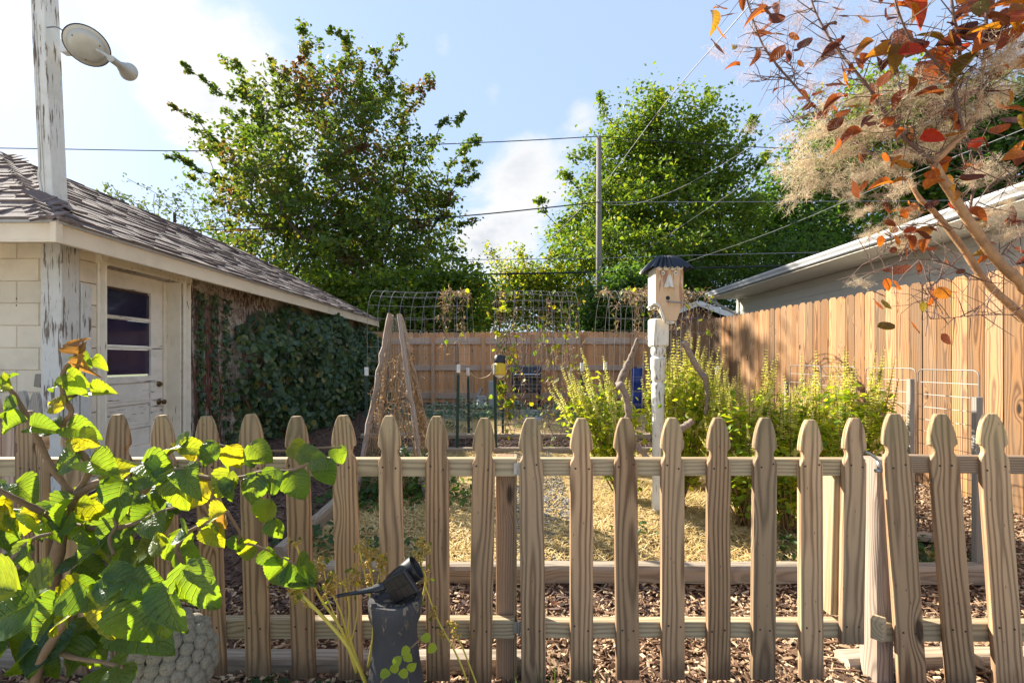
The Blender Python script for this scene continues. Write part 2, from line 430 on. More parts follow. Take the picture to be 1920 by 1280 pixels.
def shingle_mat():
    m, N = mat('asphalt_shingle'); co = N.posn(); r = N.rnd(); i = N.isl()
    rr = N.m('FRACT', N.m('ADD', N.m('MULTIPLY', r, 7.7), N.m('MULTIPLY', i, 3.3)))
    c = N.ramp(rr, [(0, (.12, .085, .078)), (.5, (.20, .15, .135)), (1, (.30, .235, .205))])
    g = N.noise(co, 420, 2, .7)
    c = N.mix(N.rng(g, .3, .75), N.mix(1., c, (.45, .45, .45), 'MULTIPLY'), N.mix(1., c, (1.5, 1.5, 1.5), 'MULTIPLY'))
    s = N.noise(co, 3, 4, .6)
    c = N.mix(N.m('MULTIPLY', N.rng(s, .5, .75), .4), c, (.075, .06, .058))
    N.out(N.bsdf(c, .95, N.bump(g, .003, .8), spec=.2)); return m
M['shingle'] = shingle_mat()

def block_mat():
    m, N = mat('painted_concrete_block'); co = N.posn(); r = N.rnd()
    n = N.noise(co, 90, 4, .65); s = N.noise(co, 2.2, 4, .6)
    c = N.mix(n, (.76, .65, .48), (.84, .74, .57))
    c = N.mix(N.m('MULTIPLY', N.rng(s, .42, .75), .45), c, (.46, .38, .28))
    k = N.m('ADD', .9, N.m('MULTIPLY', r, .16)); c = N.mix(1., c, N.comb(k, k, k), 'MULTIPLY')
    N.out(N.bsdf(c, .85, N.bump(n, .003, .8), spec=.25)); return m
M['cmu'] = block_mat()

def stained_wall():
    "painted block covered in the brown remains of dead creeper"
    m, N = mat('creeper_stained_wall'); co = N.posn()
    n = N.noise(N.v('MULTIPLY', co, (30, 30, 9)), 1, 7, .72)
    big = N.noise(co, 1.6, 3, .5)
    f = N.rng(N.m('ADD', n, N.m('MULTIPLY', N.m('SUBTRACT', big, .5), .5)) , .49, .60)
    br = N.mix(N.noise(co, 45, 3), (.045, .026, .018), (.17, .095, .06))
    pc = N.mix(N.noise(co, 70, 3), (.42, .34, .26), (.60, .53, .43))
    N.out(N.bsdf(N.mix(f, pc, br), .9, N.bump(n, .008, .8), spec=.2)); return m
M['stained'] = stained_wall()

M['lampmetal'] = plain('lamp_metal', (.46, .44, .38), .45, .3, var=.15, scale=12, dirt=(.25, .22, .18), dirtamt=.4)
def glass_mat():
    m, N = mat('dark_window_glass'); co = N.posn()
    c = N.mix(N.noise(co, 3, 3), (.016, .012, .034), (.05, .038, .085))
    N.out(N.bsdf(c, .06, None, spec=.9)); return m
M['glass'] = glass_mat()

def pedestal_mat():
    m, N = mat('chipped_black_paint'); co = N.obj()
    n = N.noise(N.v('MULTIPLY', co, (40, 40, 14)), 1, 6, .65); s = N.noise(N.v('MULTIPLY', co, (70, 70, 7)), 1, 4, .6)
    z = N.sep(co)[2]
    rim = N.rng(z, .40, .56, 0, .22)
    f = N.rng(N.m('ADD', N.m('ADD', N.m('MULTIPLY', n, .7), N.m('MULTIPLY', s, .3)), N.m('MULTIPLY', rim, .35)), .60, .64)
    c = N.mix(f, N.mix(N.noise(co, 12, 4), (.026, .025, .028), (.085, .080, .082)), N.mix(N.noise(co, 60, 3), (.30, .25, .18), (.16, .12, .08)))
    N.out(N.bsdf(c, .8, N.bump(N.m('ADD', n, N.m('MULTIPLY', f, .4)), .006, .9), spec=.3)); return m
M['pedestal'] = pedestal_mat()

def chips_mat(name, stops):
    m, N = mat(name); c = N.ramp(N.isl(), stops)
    g = N.noise(N.posn(), 140, 3, .6)
    c = N.mix(N.m('MULTIPLY', N.rng(g, .4, .75), .45), c, N.mix(1., c, (.4, .4, .4), 'MULTIPLY'))
    N.out(N.bsdf(c, .9, spec=.2)); return m
M['mulch'] = chips_mat('mulch_chip', [(0, (.11, .06, .035)), (.3, (.22, .125, .075)), (.6, (.34, .215, .13)), (.85, (.48, .34, .21)), (1, (.60, .48, .32))])
M['darkmulch'] = chips_mat('old_mulch_chip', [(0, (.045, .028, .024)), (.5, (.10, .062, .05)), (1, (.20, .13, .10))])
M['straw'] = chips_mat('straw_stalk', [(0, (.36, .23, .075)), (.4, (.55, .38, .14)), (.8, (.68, .51, .23)), (1, (.75, .62, .38))])
M['gravel'] = chips_mat('gravel', [(0, (.14, .13, .125)), (.6, (.27, .255, .24)), (1, (.40, .38, .34))])

def ground_mat():
    m, N = mat('soil'); p = N.posn(); x, y, z = N.sep(p)[:3]
    n = N.noise(p, 9, 6, .65); f = N.noise(p, 70, 4, .7); w = N.m('MULTIPLY', N.m('SUBTRACT', N.noise(p, 2.5, 4, .6), .5), .35)
    soil = N.mix(f, (.055, .032, .022), (.17, .10, .065))
    straw = N.mix(f, (.30, .20, .085), (.52, .37, .17))
    xs = N.m('ADD', x, w); ys = N.m('ADD', y, w)
    def band(v, a, b): return N.m('MULTIPLY', N.rng(v, a - .06, a + .06), N.rng(v, b - .06, b + .06, 1, 0))
    bed1 = N.m('MULTIPLY', band(xs, -1.35, 2.72), band(ys, 2.72, 6.0))
    bed2 = N.m('MULTIPLY', band(xs, -2.4, 3.2), band(ys, 7.1, 11.2))
    c = N.mix(N.m('MAXIMUM', bed1, bed2), soil, straw)
    grass = N.mix(f, (.035, .05, .014), (.09, .115, .035))
    c = N.mix(N.rng(ys, 11.2, 11.7), c, N.mix(N.rng(n, .4, .6), grass, soil))
    c = N.mix(N.rng(y, 13.0, 13.6), c, grass)
    slab = N.mix(f, (.40, .37, .32), (.50, .47, .41))      # unseen pale paving, added behind the camera to bounce sun onto shaded fronts
    c = N.mix(N.rng(ys, 1.15, 1.45, 1, 0), c, N.mix(N.rng(y, .80, .84, 1, 0), grass, slab))
    N.out(N.bsdf(c, .95, N.bump(N.m('ADD', n, f), .02, .7), spec=.15)); return m
M['soil'] = ground_mat()

# leaves
M['maple'] = leaf_mat('maple_leaf', [(0, (.034, .072, .012)), (.5, (.062, .115, .016)), (.85, (.10, .135, .018)), (1, (.14, .13, .02))], .42, (2.7, 2.3, 1.0), patch=(.095, .042, .026), patchscale=.32, patchlo=.51)
M['maple2'] = leaf_mat('oak_leaf', [(0, (.042, .088, .012)), (.5, (.080, .140, .016)), (.85, (.13, .175, .018)), (1, (.16, .17, .02))], .45, (2.7, 2.4, 1.0))
M['shrubyellow'] = leaf_mat('yellowing_leaf', [(0, (.05, .10, .012)), (.45, (.10, .15, .014)), (.8, (.20, .21, .018)), (1, (.32, .26, .02))], .5, (3.0, 2.7, 1.0))
M['darkleaf'] = leaf_mat('dark_leaf', [(0, (.028, .065, .014)), (.6, (.055, .105, .018)), (1, (.095, .14, .024))], .45, (2.8, 2.8, 1.2))
M['greyleaf'] = leaf_mat('willowy_leaf', [(0, (.05, .07, .03)), (1, (.10, .12, .05))], .4, (2.4, 2.4, 1.4))
M['vineleaf'] = leaf_mat('creeper_leaf', [(0, (.020, .050, .018)), (.4, (.038, .085, .030)), (.85, (.075, .12, .035)), (1, (.20, .18, .04))], .28, (2, 2.2, 1), rough=.4, spec=.5)
M['vineleafobj'] = leaf_mat('creeper_leaf_single', [(0, (.020, .050, .018)), (.4, (.038, .085, .030)), (.85, (.075, .12, .035)), (1, (.20, .18, .04))], .28, (2, 2.2, 1), per='rnd', rough=.4, spec=.5)
M['hazel'] = leaf_mat('hazel_leaf', [(0, (.022, .062, .022)), (.5, (.038, .092, .026)), (.85, (.062, .115, .022)), (1, (.10, .13, .02))], .45, (11.0, 6.6, .7), per='rnd', rough=.42, spec=.5, veins=True)
M['hazeldry'] = leaf_mat('hazel_leaf_browned', [(0, (.20, .10, .03)), (1, (.28, .16, .04))], .4, (2.4, 2.0, 1.0), per='rnd', veins=True)
M['smokeleaf'] = leaf_mat('smoke_bush_leaf', [(0, (.05, .012, .013)), (.25, (.09, .026, .016)), (.42, (.21, .052, .012)), (.62, (.29, .085, .012)), (.76, (.22, .10, .014)), (.88, (.11, .09, .018)), (1, (.30, .022, .012))], .55, (2.9, 2.5, 1.1), per='rnd', veins=True)
M['plume'] = leaf_mat('smoke_plume_hair', [(0, (.44, .33, .21)), (.6, (.60, .48, .34)), (1, (.70, .60, .47))], .5, (1.25, 1.25, 1.15))
M['plumepale'] = leaf_mat('pale_plume_hair', [(0, (.42, .31, .28)), (1, (.60, .49, .46))], .45, (1.4, 1.35, 1.35))
M['basil'] = leaf_mat('basil_leaf', [(0, (.12, .21, .018)), (.5, (.22, .31, .024)), (1, (.38, .41, .035))], .5, (2.6, 2.2, .7))
M['basilflower'] = leaf_mat('basil_flower', [(0, (.46, .47, .10)), (.6, (.62, .60, .22)), (1, (.74, .70, .42))], .4, (1.8, 1.7, 1.0))
M['basilstem'] = plain('basil_stem', (.17, .11, .04), .7, var=.4, scale=20)
M['drystem'] = plain('dry_yellow_stem', (.62, .49, .08), .7, var=.3, scale=25)
M['dryflower'] = plain('dry_flower_head', (.46, .30, .07), .8, var=.4, scale=80)
M['tanvine'] = leaf_mat('dry_vine', [(0, (.20, .12, .06)), (.6, (.36, .24, .13)), (1, (.47, .36, .22))], .3, (1.4, 1.3, 1.1))
M['redvine'] = plain('red_brown_vine', (.14, .055, .035), .8, var=.4)
M['weed'] = leaf_mat('weed_leaf', [(0, (.020, .05, .016)), (.6, (.045, .095, .022)), (1, (.10, .14, .03))], .35, (2.2, 2.2, 1))
M['silverweed'] = leaf_mat('silvery_leaf', [(0, (.06, .12, .06)), (.7, (.16, .24, .15)), (1, (.34, .40, .32))], .3, (1.8, 1.9, 1.4))
M['dryleaf'] = leaf_mat('fallen_leaf', [(0, (.10, .035, .018)), (.5, (.22, .08, .03)), (1, (.33, .19, .09))], .25, (1.6, 1.5, 1.2), per='rnd')

# ---------------------------------------------------------------- ground
def gz(x, y):
    t = min(1.0, max(0.0, (y - 2.45) / .9)); t = t * t * (3 - 2 * t)
    s = min(1.0, max(0.0, (x - 2.4) / 1.2)) * min(1.0, max(0.0, (y - 1.9) / .8))
    return .085 * t + .05 * s * (1 - .4 * t) + .035 * min(1.0, max(0.0, (y - 4) / 8))
def build_ground():
    ys = np.concatenate([[-150, -60, -20, -6, -2, 0, .8], np.arange(1.2, 13.4, .14), [14, 16, 20, 30, 60, 150, 400, 900]])
    xs = np.concatenate([[-900, -300, -80, -25, -10, -6], np.arange(-4.4, 4.4, .16), [5, 7, 12, 25, 80, 300, 900]])
    V = np.array([(x, y, gz(x, y) + (RNG.normal(0, .006) if 1 < y < 13 and abs(x) < 4.3 else 0)) for y in ys for x in xs])
    nx = len(xs); i = np.arange(len(ys) - 1)[:, None] * nx + np.arange(nx - 1)[None]
    F = np.stack([i, i + 1, i + 1 + nx, i + nx], axis=2).reshape(-1, 4)
    link('ground', np_mesh('ground', V, F, M['soil'], True), kind='structure', label='brown soil and mulch ground of the back garden')
build_ground()

BOARDCACHE = {}
def board_mesh(w, t, L, m, top='flat', bev=.003):
    "origin bottom centre, x width, y thickness (front is -y), z length"
    key = (round(w, 3), round(t, 3), round(L, 3), m.name, top)
    if key in BOARDCACHE: return BOARDCACHE[key]
    h = w / 2
    if top == 'dog': prof = [(-h, 0), (h, 0), (h, L - .032), (h - .032, L), (-h + .032, L), (-h, L - .032)]
    elif top == 'gothic':
        k = w / .089
        rt = [(.0445, 0), (.0445, L - .178), (.0400, L - .168), (.0335, L - .157), (.0305, L - .146), (.0315, L - .135), (.0355, L - .126), (.0435, L - .119),
              (.0440, L - .105), (.0415, L - .085), (.0375, L - .062), (.0315, L - .038), (.0235, L - .016), (.0145, L)]
        prof = [(x * k, z) for x, z in rt] + [(-x * k, z) for x, z in rt[::-1]]
    else: prof = [(-h, 0), (h, 0), (h, L), (-h, L)]
    n = len(prof); y0, y1 = -t / 2, t / 2
    ins = []
    for i in range(n):
        a, b, c = Vector(prof[i - 1]), Vector(prof[i]), Vector(prof[(i + 1) % n])
        e1, e2 = (b - a).normalized(), (c - b).normalized()
        nn = Vector((-e1.y - e2.y, e1.x + e2.x)); nn = nn.normalized() if nn.length > 1e-6 else Vector((-e1.y, e1.x))
        ins.append(b + nn * bev)
    mb = MB(); pts = []
    for (x, z) in ins: pts.append((x, y0, z))
    for (x, z) in prof: pts.append((x, y0 + bev, z))
    for (x, z) in prof: pts.append((x, y1, z))
    F = [tuple(range(n)), tuple(range(3 * n - 1, 2 * n - 1, -1))]
    for i in range(n):
        j = (i + 1) % n
        F.append((n + i, n + j, j, i)); F.append((2 * n + i, 2 * n + j, n + j, n + i))
    mb.poly(pts, F); me = mb.mesh('board', m); BOARDCACHE[key] = me; return me
def beam(name, a, b, w, t, m, parent=None, up=(0, 0, 1), **k):
    "a board from a to b; its thickness axis lies as near to up as it can"
    a, b = Vector(a), Vector(b); z = (b - a); L = z.length; z.normalize()
    y = Vector(up); y = y - z * y.dot(z); y = y.normalized() if y.length > 1e-4 else z.orthogonal().normalized()
    x = y.cross(z)
    R = Matrix((x, y, z)).transposed().to_4x4()
    return link(name, board_mesh(w, t, L, m), parent, T(a) @ R, **k)
# ---------------------------------------------------------------- picket fence and gate
FY = 1.77                                   # front face of the pickets
def zat(py, y=FY): return CAMZ - (py - HY) / FPX * y
def xat(px, y=FY): return (px - CX) / FPX * y
def add_picket(par, tx, ty, bx, by, yaw=0.0, wpx=43.0, tilt=0.0, kind='picket'):
    w = wpx / FPX * FY; top = Vector((xat(tx), FY + .011, zat(ty))); bot = Vector((xat(bx), FY + .011 + tilt, zat(by)))
    z = top - bot; L = z.length; z.normalize()
    y = Vector((math.sin(math.radians(yaw)), 1, 0)); y = (y - z * y.dot(z)).normalized(); x = y.cross(z)
    R = T(bot) @ Matrix((x, y, z)).transposed().to_4x4()
    o = link('picket', board_mesh(w, .022, round(L, 2), M['picket'], 'gothic', .0025), par, R)
    nb = MB()
    for zz in ((zat(875) - bot.z), (zat(1178) - bot.z)):
        for s in (-1, 1):
            c = (s * w * .26 + random.uniform(-.006, .006), -.0112, zz + random.uniform(-.012, .012))
            nb.poly([(c[0] + .0042 * math.cos(a * PI / 3), c[1] - .0008, c[2] + .0042 * math.sin(a * PI / 3)) for a in range(6)], [tuple(range(6))])
    nb.build('nail_heads', M['nail'], o, R, kind='stuff')
    return o
def dark_knot(par): pass

fence = thing('picket_fence', 'weathered wooden picket fence fixed left of the gate, half behind the hazel shrub', 'fence', (0, FY, 0))
LEFT = [(-130, 776, -122, 1262), (-42, 776, -36, 1262), (46, 772, 52, 1262), (132, 776, 140, 1263), (216, 777, 228, 1264), (300, 778, 314, 1265), (383, 780, 399, 1267), (467, 779, 482, 1268), (553, 780, 568, 1272),
        (641, 781, 657, 1275), (728, 782, 739, 1276), (818, 783, 821, 1277), (908, 782, 900, 1290)]
for a in LEFT: add_picket(fence, *a, yaw=random.uniform(-2, 2), wpx=random.uniform(42, 44.5))
add_picket(fence, 70, 778, 80, 1262, 28, 42)
RY0 = FY + .0235
def rail(par, px0, px1, py0, py1, ytop, m=None, name='rail', dy=0.0, dpy=0.0):
    za, zb = zat(py0, RY0 + .02), zat(py1, RY0)
    h = za - zb
    a = (xat(px0, RY0), RY0 + .019 + dy, (za + zb) / 2); b = (xat(px1, RY0), RY0 + .019 + dy, (za + zb) / 2 - dpy / FPX * FY)
    return beam(name, a, b, h, .038, m or M['rail'], par, up=(0, 1, 0))
rail(fence, -260, 968, 858, 893, 0)
rail(fence, -260, 965, 1157, 1198, 0)
# hinge post with the side strip
pw = .075
mb = MB(); mb.bbox((0, 0, .5), (pw, .085, 1.06), .004)
mb.build('post', M['post_wood'], fence, T(xat(947, RY0), RY0 + .085, -.12))
beam('post_strip', (xat(966.5, RY0), RY0 + .075, .0), (xat(966.5, RY0), RY0 + .075, zat(862, RY0)), .012, .09, M['rail'], fence, up=(0, 1, 0))

gate = thing('garden_gate', 'wooden picket gate standing closed in the middle of the picket fence', 'gate', (xat(1300), FY, 0))
GATE = [(995, 783, 1001, 1290, 46), (1091, 783, 1091, 1276, 43), (1173, 784, 1178, 1275, 43), (1262, 785, 1263, 1275, 43), (1349, 783, 1349, 1275, 43), (1437, 785, 1433, 1275, 43), (1522, 785, 1524, 1274, 43), (1606, 783, 1600, 1208, 42)]
for tx, ty, bx, by, w in GATE: add_picket(gate, tx, ty, bx, by, random.uniform(-1.5, 1.5), w)
rail(gate, 978, 1624, 858, 892, 0); rail(gate, 978, 1620, 1160, 1196, 0)
beam('stile', (xat(1572, RY0), RY0 + .062, zat(1158, RY0)), (xat(1580, RY0), RY0 + .062, zat(880, RY0)), .038, .085, M['rail'], gate, up=(0, 1, 0))
for py in (880, 1180):
    mb = MB(); z = zat(py); x = xat(974)
    mb.box((x, FY + .012, z), (.010, .004, .05)); mb.tube([(x - .004, FY + .006, z - .027), (x - .004, FY + .006, z + .027)], .004, 8)
    mb.box((x - .014, FY + .014, z), (.016, .003, .045))
    mb.build('hinge', M['hinge'], gate)

fence2 = thing('picket_fence', 'leaning end section of picket fence right of the gate latch', 'fence', (xat(1780), FY, 0))
for a in [(1680, 775, 1707, 1300), (1767, 775, 1799, 1300), (1862, 777, 1888, 1300), (1955, 778, 1982, 1300), (2050, 778, 2076, 1300), (2145, 778, 2171, 1300)]:
    add_picket(fence2, *a, yaw=16, wpx=44, tilt=-.02)
rail(fence2, 1668, 2260, 852, 886, 0, M['post_wood'], dpy=6); rail(fence2, 1652, 2260, 1163, 1203, 0)
beam('rail_block', (xat(1642), FY - .005, zat(1180)), (xat(1662), FY + .03, zat(1180)), .075, .04, M['rail'], fence2, up=(0, 1, 0))
# rough latch post, worn round on its lit side
mb = MB(); n = 14; rings = []
for i in range(13):
    z = -.15 + (zat(868) + .15) * i / 12
    for k in range(n):
        a = 2 * PI * k / n; ca, sa = math.cos(a), math.sin(a)
        q = max(abs(ca), abs(sa)); r = .046 / (q ** .75) * (1 + .05 * math.sin(3 * a + z * 9) + random.uniform(-.015, .015))
        if ca < -.3: r *= .9 + .1 * math.sin(z * 7 + .6)
        mb.v.append((r * ca, r * sa, z))
for i in range(12):
    for k in range(n): mb.f.append((i * n + k, i * n + (k + 1) % n, (i + 1) * n + (k + 1) % n, (i + 1) * n + k)); mb.mi.append(0)
mb.f.append(tuple(12 * n + k for k in range(n))); mb.mi.append(0)
smooth_angle(mb.build('latch_post', M['log_bark'], fence2, T(xat(1646, 1.86), 1.865, 0)))
mb = MB(); y = FY + .01
mb.tube([P(1622, 846, y), P(1632, 851, y), P(1642, 858, y), P(1650, 866, y), P(1652, 880, y)], .0055, 8)
mb.tube([P(1648, 862, y + .004), P(1650, 884, y + .004)], .009, 8); mb.tube([P(1641, 882, y), P(1652, 882, y)], .007, 8)
mb.build('gate_latch', M['hinge'], fence2, smooth=True)

# older slat fence at the far left behind
of = thing('picket_fence', 'old grey picket fence seen behind the hazel at the far left edge', 'fence', (-2.6, 2.45, 0))
for px, ty, tilt in ((-34, 744, 0), (-8, 742, 0), (18, 742, 0), (41, 736, 4), (62, 732, -3)):
    b = P(px, 742, 2.42); w = .066
    link('picket', board_mesh(w, .02, 1.1, M['old_wood'] if px > 30 else M['cedar_rail'], 'gothic', .002), of, T(b.x, 2.42, zat(ty, 2.42) - 1.1) @ RY(tilt))
beam('rail', P(-60, 812, 2.46), P(72, 792, 2.46), .075, .035, M['old_wood'], of, up=(0, 1, 0))
beam('rail', P(-60, 985, 2.46), P(72, 975, 2.46), .075, .035, M['old_wood'], of, up=(0, 1, 0))

# ---------------------------------------------------------------- privacy fences
FX = 3.94
rf = thing('privacy_fence', 'tall tan board fence running along the right side of the garden', 'fence', (FX, 7, 0))
def rtop(y): return CAMZ + .737 + .0165 * (y - 3.5)
y = 1.7
while y < 12.5:
    zb = gz(FX, y) + random.uniform(.0, .03); zt = rtop(y) + random.uniform(-.008, .008)
    L = round((zt - zb) / .02) * .02
    link('board', board_mesh(.1397, .016, L, M['cedar'], 'dog', .002), rf, T(FX + random.uniform(-.003, .003), y, zt - L) @ RZ(-90 + random.uniform(-1, 1)))
    y += .1428
for zf in (.3, 1.0, 1.75):
    beam('rail', (FX + .03, 1.6, zf + .1), (FX + .03, 12.55, zf + .22), .085, .038, M['cedar_rail'], rf, up=(1, 0, 0))
for yy in (1.9, 4.3, 6.7, 9.1, 11.5):
    mb = MB(); mb.bbox((0, 0, .95), (.09, .09, 1.9), .004); mb.build('post', M['cedar_rail'], rf, T(FX + .095, yy, .1))
BY = 12.6
bf = thing('privacy_fence', 'tall brown board fence across the back of the garden with rails facing in', 'fence', (0, BY, 0))
x = -4.9
while x < FX - .05:
    zt = CAMZ + .812 + .012 * math.sin(x * .9) + random.uniform(-.008, .008); zb = .16 + random.uniform(-.01, .01)
    L = round((zt - zb) / .02) * .02
    link('board', board_mesh(.1397, .016, L, M['cedar_back'], 'dog', .002), bf, T(x, BY + random.uniform(-.003, .003), zt - L) @ RZ(random.uniform(-1, 1)))
    x += .1424
for py0, py1 in ((633, 645), (684, 694), (736, 747)):
    beam('rail', (-4.9, BY - .03, zat((py0 + py1) / 2, BY)), (FX - .02, BY - .03, zat((py0 + py1) / 2, BY)), (py1 - py0) / FPX * BY, .038, M['cedar_rail'], bf, up=(0, 1, 0))
for px in (720, 813, 906, 998, 1091, 1184):
    mb = MB(); mb.bbox((0, 0, .95), (.09, .09, 1.9), .004); mb.build('post', M['cedar_back'], bf, T(xat(px, BY), BY - .098, .14))

# ---------------------------------------------------------------- garage
GX, GY, EX, EY, EZ = -3.9, 4.1, -3.55, 3.55, 2.39
GEND = 12.25; RGX, RGY, RGZ = -5.95, 5.40, 3.71; TEND = GEND - 1.85
gar = thing('garage', 'white painted block garage with brown shingle hip roof at the left', 'building', (-6, 8, 0))
# walls: a core sheet set behind the blocks, then the blocks of the front and of the near side piece
mb = MB(); mb.box((-8.0, GY + .10, 1.25), (7.9, .212, 2.4)); mb.build('wall_core', M['cmu'], gar)
mb = MB()
mb.box((GX - .102, 4.20, 1.25), (.196, .16, 2.4)); mb.box((GX - .102, (5.45 + GEND) / 2, 1.24), (.196, GEND - 5.45, 2.4)); mb.box((GX - .102, 4.9, 2.33), (.18, 1.2, .2))
mb.build('side_wall', M['stained'], gar)
BL, BH = .40, .20
for r in range(12):
    z = .02 + r * BH + BH / 2; offx = 0 if r % 2 else .2
    for k in range(4):
        x1 = GX - .13 - k * BL + (offx if k else 0); x0 = GX - .13 - (k + 1) * BL + offx
        if k == 3: x0 -= 3.0
        mb = MB(); mb.bbox((0, 0, 0), (x1 - x0 - .005, .04, BH - .005), .004)
        mb.build('block', M['cmu'], gar, T((x0 + x1) / 2, GY + .0, z))
    # return of the corner towards the door
    mb = MB(); mb.bbox((0, 0, 0), (.03, .17, BH - .008), .005); mb.build('block', M['cmu'], gar, T(GX - .002, 4.19, z))
# corner post, boards
mb = MB(); mb.bbox((0, 0, 1.2), (.18, .17, 2.34), .006); mb.build('corner_post', M['paint_post'], gar, T(-3.965, 4.01, 0))
mb = MB(); mb.bbox((0, 0, .95), (.022, .10, 1.9), .004); mb.build('corner_board', M['paint_post'], gar, T(GX + .022, 4.155, .1))
mb = MB(); mb.bbox((0, 0, 0), (.03, .05, .16), .004); mb.build('old_hinge', M['paint_post'], gar, T(-4.07, 4.03, 1.72))
mb = MB(); mb.bbox((0, 0, 0), (.07, .05, .11), .006); mb.build('corner_bracket', M['old_wood'], gar, T(-4.10, 3.97, 1.13) @ RY(8))
# soffit
mb = MB(); mb.box((EX - .2, (EY + GEND) / 2, 2.362), (.36, GEND - EY - .1, .02)); mb.box((-7.6, EY + .3, 2.362), (7.7, .55, .02)); mb.build('soffit', M['fascia'], gar)
# fascia boards, drip edges
fz0, fz1 = 2.225, 2.378
mb = MB(); mb.bbox((EX, (EY + GEND) / 2, (fz0 + fz1) / 2), (.028, GEND - EY, fz1 - fz0), .004); mb.bbox((EX + .018, (EY + GEND) / 2 + .004, fz0 + .010), (.016, GEND - EY, .022), .004)
mb.build('fascia', M['fascia'], gar)
mb = MB(); mb.bbox((-7.56, EY, (fz0 + fz1) / 2 - .001), (7.99, .028, fz1 - fz0), .004); mb.bbox((-7.56, EY - .018, fz0 + .009), (8.0, .016, .022), .004)
mb.build('fascia', M['fascia'], gar)
mb = MB(); mb.bbox((EX + .012, EY - .006, (fz0 + fz1) / 2), (.05, .06, fz1 - fz0 + .012), .004); mb.build('fascia_corner', M['fascia'], gar)
mb = MB(); mb.bbox((EX + .022, (EY + GEND) / 2, EZ - .004), (.045, GEND - EY + .05, .028), .006); mb.build('drip_edge', M['gutter'], gar)
mb = MB(); mb.bbox((-7.55, EY - .022, EZ - .003), (8.02, .045, .028), .006); mb.build('drip_edge', M['gutter'], gar)
# roof deck
mb = MB()
A, B = Vector((EX + .03, EY - .03, EZ)), Vector((EX + .03, GEND, EZ)); Ra, Rb = Vector((RGX, RGY, RGZ)), Vector((RGX, TEND, RGZ))
Lf, Lr = Vector((-12, EY - .03, EZ)), Vector((-12, RGY, RGZ)); Bk = Vector((-12, GEND, EZ))
mb.poly([A, B, Rb, Ra], [(0, 1, 2, 3)]); mb.poly([A, Ra, Lr, Lf], [(0, 1, 2, 3)])
mb.poly([B, Bk, Vector((-9, TEND, RGZ)), Rb], [(0, 1, 2, 3)]); mb.poly([Ra, Rb, Vector((-9, TEND, RGZ)), Lr], [(0, 1, 2, 3)]); mb.poly([Bk, Lf, Lr, Vector((-9, TEND, RGZ))], [(0, 1, 2, 3)])
roof = mb.build('roof', M['shingle'], gar)
# shingles laid course by course: nearest 300 are objects, the rest one mesh
SH = []
def slope(e0, du, up, L, lo, hi, expo, nrm):
    nc = int(L / expo); 
    for c in range(nc + 1):
        s = c * expo; t = s / L
        a, b = lo(t), hi(t); u = a - random.uniform(0, .2); drift = random.uniform(-.006, .006)
        while u < b:
            w = random.choice((.16, .22, .30, .36)) * random.uniform(.9, 1.1); u0, u1 = max(u, a), min(u + w, b); u += w
            if u1 - u0 < .03: continue
            th = random.choice((.009, .016, .026)); s0 = s - .012 + drift + random.uniform(-.004, .004); s1 = min(s0 + expo + .03, L + .02); l = .004
            g = .002
            pts = []
            for (uu, ss, hh) in ((u0 + g, s0, 0), (u1 - g, s0, 0), (u1 - g, s1, 0), (u0 + g, s1, 0), (u0 + g, s0, th), (u1 - g, s0, th + random.uniform(-.003, .003)), (u1 - g, s1, l), (u0 + g, s1, l)):
                pts.append(e0 + du * uu + up * ss + nrm * (hh + .004))
            ctr = sum(pts, Vector()) / 8; vis = abs((ctr - Vector((0, 0, CAMZ))).normalized().dot(nrm)) * (u1 - u0) * expo / (ctr - Vector((0, 0, CAMZ))).length_squared
            if (ctr - Vector((0, 0, CAMZ))).dot(nrm) > 0: vis = 0
            px = CX + ctr.x / ctr.y * FPX
            if px < -60: vis = 0
            SH.append((vis, pts))
FQ = [(4, 5, 6, 7), (0, 1, 5, 4), (1, 2, 6, 5), (3, 0, 4, 7), (2, 3, 7, 6), (3, 2, 1, 0)]
up1 = (Ra - Vector((EX, RGY, EZ))); L1 = up1.length; up1.normalize(); n1 = Vector((0, 1, 0)).cross(up1) ; n1 = n1 if n1.z > 0 else -n1
slope(Vector((EX + .05, 0, EZ + .005)), Vector((0, 1, 0)), up1, L1 + .03, lambda t: EY - .05 + t * (RGY - EY), lambda t: GEND - t * 1.85, .140, n1)
up2 = (Ra - Vector((RGX, EY, EZ))); L2 = up2.length; up2.normalize(); n2 = Vector((1, 0, 0)).cross(up2); n2 = n2 if n2.z > 0 else -n2
slope(Vector((0, EY - .05, EZ + .005)), Vector((1, 0, 0)), up2, L2 + .03, lambda t: -9.0, lambda t: EX + .05 + t * (RGX - EX), .140, n2)
SH.sort(key=lambda a: -a[0])
for v, pts in SH[:290]:
    c = sum(pts, Vector()) / 8
    mb = MB(); mb.poly([p - c for p in pts], FQ); mb.build('shingle', M['shingle'], roof, T(c))
mb = MB()
for v, pts in SH[290:]: mb.poly(pts, FQ)
mb.build('shingle_courses', M['shingle'], roof, kind='stuff')
